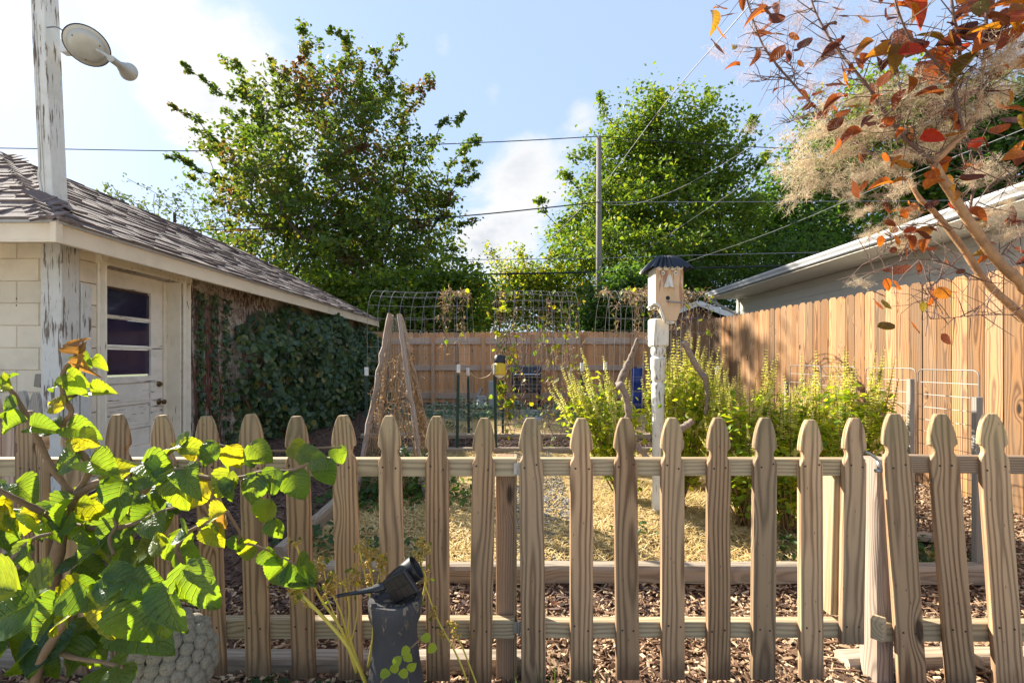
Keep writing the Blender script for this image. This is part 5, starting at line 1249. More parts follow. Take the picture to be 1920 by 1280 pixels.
# ---------------------------------------------------------------- flowering basil
def spike_mesh(name, seed):
    rr = np.random.default_rng(seed); P_, D_, S_ = [], [], []
    for i in range(17):
        z = i / 17; r = .125 * (1 - .68 * z) 
        for k in range(7):
            a = rr.uniform(0, 6.28); P_.append((r * .45 * math.cos(a), r * .45 * math.sin(a), z + rr.normal(0, .006))); D_.append((math.cos(a), math.sin(a), rr.uniform(-.3, .7))); S_.append(r * rr.uniform(.8, 1.2))
    fl = scatter(name, LEAF_V, LEAF_F, frame_dir(np.array(D_), np.array([[0, 0, 1.]])), np.array(P_), np.array(S_) * 1.0, M['basilflower']); return fl
SPK = [spike_mesh('flower_spike', k) for k in range(4)]
STK = MB(); STK.tube([(0, 0, -.1), (0, 0, 1)], [.018, .008], 5); STKM = STK.mesh('stalk', M['basilstem'])
def basil(label, x, y, h, spread, lean, nst, seed):
    random.seed(seed); global RNG; RNG = np.random.default_rng(seed)
    z0 = gz(x, y); o = thing('basil_plant', label, 'plant', (x, y, z0), 'flowering basil plants in the straw bed'); mb = MB(); LP, LN = [], []
    for i in range(nst):
        a = random.uniform(0, 2 * PI); r = spread * random.uniform(.15, 1) ** .7
        tip = Vector((x + r * math.cos(a) + lean[0] * h, y + r * math.sin(a) * .8 + lean[1] * h, z0 + h * random.uniform(.72, 1.0) * (1 - .25 * (r / spread) ** 2)))
        b = Vector((x + random.gauss(0, .03), y + random.gauss(0, .03), z0)); mid = b.lerp(tip, .55) + Vector((math.cos(a), math.sin(a), 0)) * r * .12
        pts = bez([b, mid, tip], 5); mb.tube(pts, [.0075 - .005 * k / 10 for k in range(len(pts))], 5)
        d = (tip - mid).normalized(); sl = random.uniform(.20, .34) * h / 1.0
        Q = d.to_track_quat('Z', 'Y').to_matrix().to_4x4(); sp = link('flower_spike', SPK[i % 4], o, T(tip - d * sl * .1) @ Q @ Matrix.Diagonal((sl * .85, sl * .85, sl, 1)))
        mb.tube([tip, tip + d * sl * .92], [.0028, .0015], 4)
        for q in range(3):
            t = random.uniform(.45, .85); p = pts[int(t * 10)]; dd = (d + Vector((random.gauss(0, .6), random.gauss(0, .6), .5))).normalized(); s2 = sl * random.uniform(.35, .6)
            if q < 2: link('flower_spike', SPK[(i + q) % 4], o, T(p + dd * .05) @ dd.to_track_quat('Z', 'Y').to_matrix().to_4x4() @ Matrix.Diagonal((s2, s2, s2 * 1.2, 1)))
        for k in range(58):
            t = random.uniform(.18, .97) ** .8; p = pts[min(10, int(t * 11))]; LP.append(tuple(p + Vector((random.gauss(0, .045), random.gauss(0, .045), random.gauss(0, .03))))); LN.append((random.gauss(0, .6), random.gauss(-.1, .6), 1))
    mb.build('stems', M['basilstem'], o, smooth=True, kind='stuff')
    LP, LN = np.array(LP), np.array(LN); link('foliage', scatter('foliage', LEAF_V, LEAF_F, frames(LN), LP, RNG.uniform(.032, .072, len(LP)), M['basil']), o, None, kind='stuff')
BASOLD = [('tall flowering basil just right of the birdhouse post', 1.36, 3.75, 1.10, .30, (.05, 0), 26), ('flowering basil leaning out left of the birdhouse post', 1.03, 3.95, .98, .30, (-.22, -.02), 24), ('flowering basil behind the third picket from the gate latch', 1.72, 3.35, .92, .30, (.04, 0), 24),
       ('flowering basil behind the second picket from the gate latch', 1.98, 3.25, .84, .26, (.06, .02), 22), ('flowering basil against the first wire panel by the right fence', 2.32, 3.45, .98, .24, (.02, 0), 18), ('tall thin basil behind the gate latch picket', 2.30, 3.05, 1.02, .16, (.05, 0), 11), ('back flowering basil between the birdhouse and the right fence', 1.75, 4.4, .98, .34, (0, 0), 22)]
BAS = [(a, x, y, h * 1.13, s * 1.1, l, n + 8) for a, x, y, h, s, l, n in BASOLD]
for k, (lab, x, y, h, s, l, n) in enumerate(BAS): basil(lab, x, y, h, s, l, n, 60 + k)
random.seed(5); RNG = np.random.default_rng(5)
# ---------------------------------------------------------------- landscape timbers
def timber(label, a, b, h=.085, d=.09):
    a, b = Vector(a), Vector(b); z = b - a; L = z.length; z.normalize(); mb = MB()
    up = Vector((0, 0, 1)); side = z.cross(up).normalized(); ringp = []
    prof = [(-.5, -.5), (.5, -.5), (.5, .25), (.38, .45), (.2, .5), (-.2, .5), (-.38, .45), (-.5, .25)]
    n = 14; B0 = len(mb.v)
    for i in range(n + 1):
        c = a + z * (L * i / n) + side * random.gauss(0, .004)
        for u, w in prof: mb.v.append(tuple(c - a + side * u * d * random.uniform(.95, 1.03) + up * w * h * random.uniform(.95, 1.04)))
    k = len(prof)
    R = Matrix((side, z.cross(side) * -1, z)).transposed()
    Ri = R.inverted(); mb.v = [tuple(Ri @ Vector(v)) for v in mb.v]
    for i in range(n):
        for j in range(k): mb.f.append((i * k + j, i * k + (j + 1) % k, (i + 1) * k + (j + 1) % k, (i + 1) * k + j)); mb.mi.append(0)
    mb.f.append(tuple(range(k))[::-1]); mb.f.append(tuple(n * k + j for j in range(k))); mb.mi += [0, 0]
    return mb.build('landscape_timber', M['timber'], None, T(a) @ R.to_4x4(), label=label, cat='timber', group='landscape timbers edging the beds')
timber('pale timber edging the front of the straw bed on the left half', (-1.36, 2.66, .075), (.72, 2.65, .075), .10)
timber('pale timber edging the front of the straw bed on the right half', (.735, 2.65, .078), (2.86, 2.63, .08), .10)
timber('short timber running back along the left side of the straw bed', (-1.40, 2.74, .12), (-1.42, 4.5, .14), .13, .075)
timber('timber on the ground right behind the left picket fence', (-2.6, 1.93, .02), (.06, 1.93, .02), .085)
timber('timber on the ground right behind the right picket fence section', (1.42, 1.95, .01), (3.3, 1.98, .02), .085)
timber('far timber along the front of the back garden bed', (-2.3, 7.03, .15), (2.9, 7.03, .15), .07)
timber('far timber behind the straw bed and before the mulch path', (-1.5, 6.0, .13), (2.8, 6.0, .13), .07)
timber('split grey board lying by the stake in the right mulch', (2.35, 3.2, .13), (2.95, 2.98, .13), .04, .10)
timber('short offcut propped against the timber at lower right', (1.80, 1.86, .13), (1.96, 1.93, .04), .05, .07)

# ---------------------------------------------------------------- cattle panel arches on T posts
def tpost(label, x, y, h, lean=0):
    z0 = gz(x, y); o = thing('garden_post', label, 'post', (x, y, z0), 'green steel garden posts')
    R = T(x, y, z0) @ RY(lean); mb = MB(); mb.box((0, .008, h / 2 - .1), (.008, .030, h + .0)); mb.box((0, -.008, h / 2 - .1), (.038, .005, h))
    for k in range(14): mb.box((0, -.014, .06 + k * .065), (.012, .008, .018))
    mb.build('shaft', M['tpost'], o, R); mb = MB(); mb.bbox((0, .004, h - .02), (.044, .040, .11), .003); mb.build('white_tip', M['tposttip'], o, R)
for i, (px, y, h, lab) in enumerate([(688, 6.0, 1.09, 'green post with white tip at the near left foot of the left arch'), (857, 6.0, 1.13, 'green post with white tip at the near right foot of the left arch'), (879, 7.05, 1.06, 'green post with white tip at the far right foot of the left arch'), (930, 6.0, 1.14, 'green post with white tip at the near left foot of the middle arch'), (943, 7.05, 1.06, 'green post with white tip below the yellow container'), (1072, 7.05, 1.06, 'green post with white tip at the far right foot of the middle arch'), (1088, 6.0, 1.15, 'green post with white tip at the near right foot of the middle arch'), (1131, 6.3, 1.16, 'green post with white tip left of the birdhouse scarecrow'), (1345, 6.0, 1.1, 'green post with white tip near the right board fence')]):
    tpost(lab, (px - CX) / FPX * y, y, h, random.uniform(-1.5, 1.5))
def arch(label, x0, x1, dense=False, vine=0, seed=1, hz=2.30):
    random.seed(seed); global RNG; RNG = np.random.default_rng(seed)
    y0, y1 = 6.02, 7.03; yc = (y0 + y1) / 2; r = (y1 - y0) / 2; zb = .13; zs = hz - r * 1.05; o = thing('wire_arch', label, 'garden arch', ((x0 + x1) / 2, yc, zb), 'wire panel arches over the mulch path')
    path = [(y0, zb)]; n = 7
    for i in range(1, n): path.append((y0, zb + (zs - zb) * i / n))
    for i in range(13): a = PI - PI * i / 12; path.append((yc + r * math.cos(a), zs + r * 1.05 * math.sin(a)))
    for i in range(n - 1, -1, -1): path.append((y1, zb + (zs - zb) * i / n))
    warp = lambda x, y, z: (x + .012 * math.sin(z * 3 + x * 5) , y + .02 * math.sin(z * 2.2 + x * 3), z + .012 * math.sin(x * 6))
    nx = max(3, round((x1 - x0) / (.15 if not dense else .125)))
    for i in range(nx + 1):
        x = x0 + (x1 - x0) * i / nx; mb = MB(); mb.tube([warp(x, y, z) for y, z in path], .0033, 4); mb.build('hoop_wire', M['galv'], o)
    # cross wires, closer at the feet
    S_, acc = [0], 0
    for a, b in zip(path, path[1:]): acc += math.hypot(b[0] - a[0], b[1] - a[1]); S_.append(acc)
    def at(s):
        for k in range(len(path) - 1):
            if s <= S_[k + 1]: f = (s - S_[k]) / (S_[k + 1] - S_[k]); return path[k][0] + (path[k + 1][0] - path[k][0]) * f, path[k][1] + (path[k + 1][1] - path[k][1]) * f
        return path[-1]
    s = .02; st = []
    while s < acc: st.append(s); e = min(s, acc - s); s += (.08 if e < .5 else .15) if dense else .19
    for s in st:
        y, z = at(s); mb = MB(); mb.tube([warp(x0 + (x1 - x0) * k / 4, y, z) for k in range(5)], .0033, 4); mb.build('cross_wire', M['galv'], o)
    return o, path, at, acc
def dry_vines(label, x0, x1, at, acc, n, m, leaves=0, lm=None, smin=.0, smax=1.0, group='dead vines left on the wire arches', wob=.05, rad=.004, tuft=0, lsize=.05):
    o = thing('withered_vine', label, 'vine', ((x0 + x1) / 2, 6.5, .13), group); mb = MB(); LP = []; TP = []
    for k in range(n):
        x = random.uniform(x0, x1); s = random.uniform(smin, smin + .15) * acc; e = s + random.uniform(.2, .6) * (smax - smin) * acc; pts = []
        while s < min(e, smax * acc):
            y, z = at(s); pts.append((x + random.gauss(0, wob * .35), y + random.gauss(0, .02), z + random.gauss(0, .01))); s += .09; x += random.gauss(0, wob * .5)
        if len(pts) > 2:
            mb.tube(pts, [rad * random.uniform(.6, 1.3) for _ in pts], 4)
            for p in pts:
                if random.random() < .6: TP.append(p)
                LP.append(p)
    mb.build('stems', m, o, kind='stuff')
    if tuft:
        T0 = np.array([random.choice(TP) for _ in range(tuft)]) + RNG.normal(0, .025, (tuft, 3)); D = RNG.normal(0, 1, (tuft, 3)) + np.array([[0, 0, -.8]])
        sc = np.stack([RNG.uniform(.03, .12, tuft), RNG.uniform(.003, .010, tuft), np.full(tuft, .08)], 1)
        link('dry_tendrils', scatter('dry_tendrils', [(0, -.5, 0), (0, .5, 0), (.5, -.5, .2), (.5, .5, .1), (1, -.2, .0), (1, .3, .05)], [(0, 2, 3, 1), (2, 4, 5, 3)], frame_dir(D, RNG.normal(0, 1, D.shape)), T0, sc, M['tanvine']), o, None, kind='stuff')
    if leaves:
        L0 = np.array([random.choice(LP) for _ in range(leaves)]) + RNG.normal(0, .03, (leaves, 3)); nr = RNG.normal(0, .6, (leaves, 3)) + np.array([[0, -.6, .4]])
        link('leaves', scatter('leaves', hv, hf, hang(nr, .5), L0, lsize * RNG.uniform(.5, 1.5, leaves), lm), o, None, kind='stuff')
_, _, at, acc = arch('left wire arch of bent mesh panel standing over the mulch path', -1.90, -.58, seed=71)
dry_vines('dead tan vine hanging from the right end of the left wire arch', -1.0, -.6, at, acc, 9, M['basilstem'], 26, M['shrubyellow'], .25, .75, tuft=240)
_, _, at, acc = arch('middle wire arch laced with red brown bean vines', -.20, .92, True, seed=72)
dry_vines('red brown vines climbing the near side of the middle arch', -.15, .88, at, acc, 26, M['redvine'], 190, M['shrubyellow'], .0, .62, tuft=420, lsize=.055)
dry_vines('yellow leaved vine on the left edge of the middle arch', -.2, .02, at, acc, 7, M['redvine'], 60, M['shrubyellow'], .05, .6, tuft=80, lsize=.08)
_, _, at, acc = arch('right wire arch with hanging dead vines behind the birdhouse', 1.32, 2.78, seed=73)
dry_vines('dead brown vines draped over the right wire arch', 1.32, 2.78, at, acc, 24, M['tanvine'], 70, M['dryleafv'] if 'dryleafv' in M else M['shrubyellow'], .3, .75, tuft=700)
random.seed(17); RNG = np.random.default_rng(17)

# ---------------------------------------------------------------- lath tepee wrapped in dead vines
tp = thing('bean_tepee', 'tall wooden tepee frame of rough laths wrapped in dead vines', 'plant support', (-1.06, 4.2, .12))
apex = P(740, 596, 4.2); legs = []
for px, py, y in ((662, 950, 3.85), (800, 945, 3.95), (822, 905, 4.65), (700, 905, 4.7)):
    f = P(px, py, y); f.z = gz(f.x, f.y) - .02; a = apex + Vector((f.x - apex.x, f.y - apex.y, 0)) * .14
    lm = MB(); e_ = a + (a - f) * .02; LL = (e_ - f).length; q_ = (e_ - f).to_track_quat('Z', 'Y').to_matrix().to_4x4()
    lm.tube([(random.gauss(0, .004), random.gauss(0, .004), LL * i / 22) for i in range(23)], [(.026 - .005 * i / 22) * random.uniform(.86, 1.12) for i in range(23)], 7)
    lm.build('leg', M['log_bark'], tp, T(f) @ q_); legs.append((f, a))
mb = MB()
for k in range(52):
    i = random.randrange(4); (f1, a1), (f2, a2) = legs[i], legs[(i + 1) % 4] if i != 3 else legs[0]; u = random.random(); pts = []
    t = random.uniform(0, .25)
    while t < random.uniform(.6, 1.0):
        p = f1.lerp(f2, u).lerp(a1.lerp(a2, u), t); pts.append(p + Vector((random.gauss(0, .018), random.gauss(0, .018), 0))); t += .055; u = min(1, max(0, u + random.gauss(0, .05)))
    if len(pts) > 2: mb.tube(pts, .0045, 4)
mb.build('vine_stems', M['tanvine'], tp, kind='stuff')
TP = np.array([[*v] for v in mb.v]); kk = RNG.integers(0, len(TP), 800); D = RNG.normal(0, 1, (800, 3)) + np.array([[0, 0, -.6]])
sc = np.stack([RNG.uniform(.03, .11, 800), RNG.uniform(.003, .008, 800), np.full(800, .07)], 1)
link('dry_tendrils', scatter('dry_tendrils', [(0, -.5, 0), (0, .5, 0), (.5, -.5, .2), (.5, .5, .1), (1, -.2, .0), (1, .3, .05)], [(0, 2, 3, 1), (2, 4, 5, 3)], frame_dir(D, RNG.normal(0, 1, D.shape)), TP[kk], sc, M['tanvine']), tp, None, kind='stuff')
mb = MB()     # wire netting round the frame
for i in range(4):
    (f1, a1), (f2, a2) = legs[i], legs[(i + 1) % 4]
    for k in range(1, 22): t = k / 22; mb.tube([f1.lerp(a1, t), f2.lerp(a2, t)], .0014, 3)
    for k in range(1, 8): u = k / 8; mb.tube([f1.lerp(f2, u), a1.lerp(a2, u)], .0014, 3)
mb.build('wire_netting', M['galv'], tp, kind='stuff')
leafy('tepee_greens', 'dark green leaves growing at the foot of the tepee', [(-1.2, 4.0, 2), (-.95, 3.9, 2.4), (-.75, 4.1, 2), (-1.05, 4.3, 2)], M['darkleaf'], .06, 130, .34, .16)

# ---------------------------------------------------------------- birdhouse scarecrow
bx, by = 1.17, 3.60
bz = gz(bx, by)
sc_ = thing('birdhouse_scarecrow', 'scarecrow made from a white turned porch post with a birdhouse face and stick arms', 'garden ornament', (bx, by, bz))
YAW = RZ(0); B0 = T(bx, by, bz - .05) @ YAW; PB = B0; 
def zb_(py): return CAMZ - (py - HY) / FPX * by - (bz - .05)
mb = MB(); w = .125
mb.bbox((0, 0, (zb_(650) + zb_(598)) / 2), (w, w, zb_(598) - zb_(650)), .012)
mb.bbox((0, 0, (zb_(615) + zb_(640)) / 2 + .04), (w * .98, w * .98, .1), .012)
Z = zb_
prof = [(.045, 0), (.052, .02), (.052, Z(985)), (.046, Z(970)), (.052, Z(962)), (.052, Z(930)), (.045, Z(922)), (.047, Z(870)), (.046, Z(830)), (.050, Z(770)), (.052, Z(722)), (.040, Z(716)), (.054, Z(710)), (.054, Z(704)), (.050, Z(698)), (.060, Z(690)), (.061, Z(672)), (.045, Z(668)), (.058, Z(662)), (.058, Z(655)), (.05, Z(650)), (.05, Z(645))]
mb.lathe(prof, sides=24)
smooth_angle(mb.build('turned_post', M['bird_paint'], sc_, B0 @ RZ(9)))
B0 = PB @ T(.052, 0, 0)
mb = MB(); hw, hd = .106, .092; zt, zm, zl = Z(505), Z(575), Z(603)
front = [(-hw, zm), (-hw, zt), (hw, zt), (hw, zm + .01), (.055, zl), (-.03, zl - .012)]
pts = [(x, -hd - .012, z) for x, z in front] + [(x, -hd + .008, z) for x, z in front]; n = 6
mb.poly(pts, [tuple(range(n))[::-1], tuple(range(n, 2 * n))] + [(i, (i + 1) % n, n + (i + 1) % n, n + i) for i in range(n)])
mb.build('face_board', M['bird_face'], sc_, B0)
mb = MB(); zc = (zt + zm) / 2; hh = zt - zm
for sx in (-1, 1): mb.bbox((sx * (hw - .010), .005, zc - .01), (.020, hd * 2 - .012, hh + .02), .003)
mb.bbox((0, hd - .006, zc), (hw * 2 - .042, .018, hh), .003); mb.bbox((0, 0, zm + .012), (hw * 2 - .044, hd * 2 - .03, .018), .003)
mb.build('box', M['bird_paint'], sc_, B0)
mb = MB()          # scalloped brow
for k in range(4):
    c = -.077 + k * .0515
    mb.lathe([(.028, 0), (.026, .010), (.016, .012)], sides=16, M=T(c, -hd - .013, zt - .002) @ RX(90))
mb.build('scalloped_brow', M['bird_paint'], sc_, B0)
for s in (-.052, .046):
    mb = MB(); mb.lathe([(.016, 0), (.016, .004), (.011, .002)], sides=18, M=T(s, -hd - .0125, zt - .048) @ RX(90)); e = mb.build('eye', M['bird_paint'], sc_, B0)
    mb = MB(); mb.lathe([(.005, 0), (.004, .003)], sides=12, M=T(s + .002, -hd - .0155, zt - .050) @ RX(90)); mb.build('pupil', M['nail'], e, B0)
mb = MB(); zn = zt - .10
mb.poly([(-.012, -hd - .012, zn + .035), (.012, -hd - .012, zn + .038), (-.042, -hd - .012, zn - .06), (.036, -hd - .012, zn - .066), (-.004, -hd - .022, zn + .034), (-.012, -hd - .062, zn - .060), (.014, -hd - .058, zn - .066)], [(0, 4, 5, 2), (4, 1, 3, 6), (4, 6, 5), (2, 5, 6, 3), (0, 1, 4)])
mb.build('nose', M['bird_paint'], sc_, B0)
mb = MB(); mb.lathe([(.017, 0), (.014, .002)], sides=16, M=T(-.012, -hd - .0115, zm + .055) @ RX(90)); mb.build('entry_hole', M['rubber'], sc_, B0)
mb = MB(); mb.tube([(-.02, -hd - .012, zm + .030), (.02, -hd - .03, zm + .022), (.075, -hd - .06, zm + .012)], .007, 8); mb.build('cigarette_stick', M['old_wood'], sc_, B0)
mb = MB(); mb.tube(bez([(-hw - .01, -hd - .012, zm + .012), (-.08, -hd - .02, zm - .012), (-.035, -hd - .02, zl - .012), (.03, -hd - .018, zl - .015)], 4), .010, 6); mb.tube(bez([(-hw - .012, hd * .6, zm), (-hw - .014, 0, zm + .004), (-hw - .012, -hd - .012, zm + .012)], 3), .009, 6); mb.build('chin_trim', M['bird_paint'], sc_, B0, smooth=True)
# corrugated hip roof
mb = MB(); V = []; nseg = 40; top = .085
per = []
RW, RD = .165, .15
corner = [(-RW, -RD), (RW, -RD), (RW, RD), (-RW, RD)]
for i in range(4):
    a, b = Vector(corner[i]), Vector(corner[(i + 1) % 4])
    for k in range(14): per.append(a.lerp(b, k / 14))
n = len(per); rows = [(1.0, -.015), (.74, .035), (.47, .080), (.30, .098)]
for ri, (f, z) in enumerate(rows):
    for k, p in enumerate(per):
        cz = (.012 if k % 2 else -.006) * (1 if ri < 3 else .3); d = 1 + (.02 if k % 2 else -.02)
        mb.v.append((p.x * f * d, p.y * f * d, zt + z + cz))
for r in range(3):
    for k in range(n): mb.f.append((r * n + k, r * n + (k + 1) % n, (r + 1) * n + (k + 1) % n, (r + 1) * n + k)); mb.mi.append(0)
mb.f.append(tuple(3 * n + k for k in range(n))); mb.mi.append(0)
smooth_angle(mb.build('tin_roof', M['tin'], sc_, B0), 60)
def stick(name, px, r0, r1, ys, m='driftwood', knob=.25):
    pts = bez([P(a, b, ys + .02 * i) for i, (a, b) in enumerate(px)], 5); n = len(pts); mb = MB()
    mb.tube(pts, [(r0 + (r1 - r0) * i / (n - 1)) * (1 + knob * .5 * math.sin(i * 2.3 + a_) + random.uniform(-.1, .1)) for i in range(n) for a_ in (len(px),)], 8)
    smooth_angle(mb.build(name, M[m], sc_), 60)
stick('arm', [(1196, 634), (1188, 658), (1178, 682), (1160, 722)], .015, .034, 3.5); stick('arm', [(1160, 718), (1172, 738), (1178, 770), (1176, 800), (1182, 840)], .030, .020, 3.42)
stick('arm', [(1282, 640), (1294, 664), (1308, 690), (1320, 706)], .025, .024, 3.42); stick('arm', [(1319, 702), (1325, 722), (1327, 745), (1324, 775)], .022, .018, 3.42); stick('arm', [(1300, 788), (1288, 797), (1272, 806)], .024, .032, 3.36)
mb = MB(); mb.tube([P(1222, 620, 3.58), P(1196, 640, 3.58), P(1170, 690, 3.56)], .0025, 5); mb.tube([P(1254, 620, 3.58), P(1282, 640, 3.58), P(1325, 684, 3.6)], .0025, 5); mb.build('tie_wire', M['nail'], sc_)
o = thing('driftwood_branch', 'pale knotted driftwood leaning at the foot of the birdhouse post', 'driftwood', (.97, 3.45, bz)); mb = MB()
pts = bez([P(1182, 815, 3.42), P(1200, 845, 3.40), P(1222, 866, 3.42), P(1228, 884, 3.40)], 5); mb.tube(pts, [.017 * (1 + .4 * math.sin(i * 1.9)) for i in range(len(pts))], 8); smooth_angle(mb.build('stem', M['driftwood'], o), 60)

# ---------------------------------------------------------------- wire panels and stakes along the right bed
def wire_panel(label, ya, yb, z1, m):
    X = 2.75; o = thing('garden_trellis', label, 'garden trellis', (X, (ya + yb) / 2, .13), 'wire grid panels beside the right fence'); z0 = .14; r = .03
    mb = MB(); mb.tube([(X, ya, z0), (X, ya, z1 - r), (X, ya + r * .3, z1 - r * .3), (X, ya + r, z1), (X, yb - r, z1), (X, yb - r * .3, z1 - r * .3), (X, yb, z1 - r), (X, yb, z0)], .0036, 6); mb.build('frame_wire', m, o, smooth=True)
    k = 1
    while z1 - k * .082 > z0: mb = MB(); mb.tube([(X, ya, z1 - k * .082), (X, yb, z1 - k * .082 + random.gauss(0, .003))], .0018, 5); mb.build('cross_wire', m, o); k += 1
    for j in range(1, 4): y = ya + (yb - ya) * j / 4; mb = MB(); mb.tube([(X + .004, y, z0), (X + .004, y, z1)], .0018, 5); mb.build('upright_wire', m, o)
wire_panel('nearest wire grid panel between the two right stakes', 2.67, 3.07, 1.245, M['galv']); wire_panel('wire grid panel second from the near stake', 3.085, 3.52, 1.25, M['galv'])
wire_panel('wire grid panel third from the near stake behind the basil', 3.62, 4.02, 1.255, M['galv']); wire_panel('farthest wire grid panel behind the tall basil', 4.035, 4.47, 1.26, M['galv'])
for lab, x, y, z1, w in (('dark weathered stake at the near end of the wire panels', 2.76, 2.66, 1.09, .038), ('thin weathered stake between the two near wire panels', 2.74, 3.08, 1.18, .034), ('pale stake behind the gate latch picket', 2.70, 3.56, 1.10, .03), ('pale stake at the far end of the wire panels', 2.76, 4.5, 1.10, .032)):
    o = beam('garden_stake', (x - .03, y, gz(x, y) - .05), (x - .03, y, z1), w, .03, M['old_wood'], up=(0, 1, .0), label=lab, cat='stake', group='wooden stakes in the right bed')

# ---------------------------------------------------------------- pedestal and solar light
SY = 1.45
pd = thing('pedestal', 'chipped black painted pedestal with a flared top in front of the picket fence', 'pedestal', (xat(742, SY), SY, 0))
s = SY / FPX; zt = zat(1118, SY)
prof = [(.092, 0), (.098, .02), (.096, .06), (.088, zt - .27), (.076, zt - .20), (.068, zt - .12), (.069, zt - .085), (.083, zt - .052), (.085, zt - .012), (.080, zt), (.066, zt), (.062, zt - .008), (.02, zt - .010)]
prof = [(r, z - .06) if z < .07 else (r, z) for r, z in prof]
mb = MB(); mb.lathe(prof, sides=40, wob=lambda a, z: .02 * math.sin(7 * a + z * 8) + random.gauss(0, .006)); smooth_angle(mb.build('column', M['pedestal'], pd, T(xat(742, SY), SY, 0)), 50)
so = thing('solar_spotlight', 'black solar spotlight with ground spike lying on the pedestal top', 'solar light', P(750, 1110, SY))
mb = MB(); a, b, c = P(631, 1117, SY - .04), P(702, 1104, SY - .02), P(722, 1098, SY - .015)
ax = (b - a).normalized(); L = (b - a).length; q = ax.to_track_quat('Z', 'Y').to_matrix().to_4x4()
for k in range(4): mb.box((0, 0, 0), (1, 1, 1), T(a) @ q @ RZ(45 * k) @ T(0, 0, L / 2) @ Matrix.Diagonal((.003, .010 + 0 * k, L, 1)))
mb.tube([a, a.lerp(b, .3), b], [.0012, .005, .011], 8); mb.tube([b, c], [.013, .014], 12)
mb.build('ground_spike', M['black'], so)
h0, h1 = P(735, 1096, SY + .01), P(781, 1063, SY + .02); d = (h1 - h0).normalized(); q = d.to_track_quat('Z', 'Y').to_matrix().to_4x4(); L = (h1 - h0).length
mb = MB(); mb.lathe([(.024, -.012), (.032, 0), (.036, L * .3), (.040, L * .9), (.041, L), (.037, L), (.035, L - .012)], sides=28, M=T(h0) @ q); smooth_angle(mb.build('lamp_head', M['black'], so))
pc = P(749, 1101, SY - .035); z = (P(772, 1058, SY - .02) - P(729, 1092, SY - .05)).normalized(); n = Vector((-.18, -.88, -.12)).normalized()
z = (z - n * z.dot(n)).normalized(); yv = n.cross(z)
R = T(pc) @ Matrix((z, yv, n)).transposed().to_4x4()
mb = MB(); mb.bbox((0, 0, -.008), (.094, .082, .018), .004); mb.build('panel_case', M['black'], so, R)
pn = link('solar_panel', None, so, R)
for i in range(4):
    for j in range(2): mb = MB(); mb.box((-.031 + i * .0207, -.0175 + j * .035, .0025), (.0195, .0335, .002)); mb.build('solar_cell', M['solar'], pn, R)
mb = MB(); mb.tube([c, P(732, 1096, SY - .02)], .010, 8); mb.build('bracket', M['black'], so)

# ---------------------------------------------------------------- concrete pinecone
PY = 1.38; pc0 = Vector((xat(328, PY), PY, 0)); r0 = .104
pn = thing('concrete_pinecone', 'grey concrete pinecone ornament under the hazel leaves', 'garden ornament', tuple(pc0))
mb = MB(); cz = zat(1232, PY); hgt = .128
mb.lathe([(r0 * .95 * math.sin(PI * t), -hgt * .96 * math.cos(PI * t)) for t in [.03 + .94 * i / 14 for i in range(15)]], (pc0.x, pc0.y, cz), 24); mb.build('core', M['concrete'], pn, smooth=True)
sm = MB(); ns = 10
for i in range(4):
    for k in range(ns): a = 2 * PI * k / ns; rr = (1, .82, .45, .08)[i]; sm.v.append((rr * .55 * math.cos(a), rr * .62 * math.sin(a) - .05, (0, .22, .36, .38)[i]))
for i in range(3):
    for k in range(ns): sm.f.append((i * ns + k, i * ns + (k + 1) % ns, (i + 1) * ns + (k + 1) % ns, (i + 1) * ns + k)); sm.mi.append(0)
scm = sm.mesh('scale', M['concrete'], True)
for row in range(11):
    t = .10 + .80 * row / 10; rr = r0 * math.sin(PI * t); zz = -hgt * math.cos(PI * t); n_ = max(5, int(2 * PI * rr / .036))
    for k in range(n_):
        a = 2 * PI * (k + .5 * (row % 2)) / n_; nrm = Vector((math.cos(a) * hgt * math.sin(PI * t), math.sin(a) * hgt * math.sin(PI * t), -r0 * math.cos(PI * t))).normalized()
        if nrm.y > .45: continue
        upv = (Vector((0, 0, 1)) - nrm * nrm.z); upv = upv.normalized() if upv.length > .05 else Vector((1, 0, 0)); xv = upv.cross(nrm)
        link('scale', scm, pn, T(pc0.x + rr * math.cos(a), pc0.y + rr * math.sin(a), cz + zz) @ Matrix((xv, upv, nrm)).transposed().to_4x4() @ Matrix.Scale(.036 * random.uniform(.92, 1.1), 4))
mb = MB(); mb.lathe([(.07, -.05), (.075, .0), (.06, cz - hgt + .02)], (pc0.x, pc0.y, 0), 20); mb.build('foot', M['concrete'], pn)

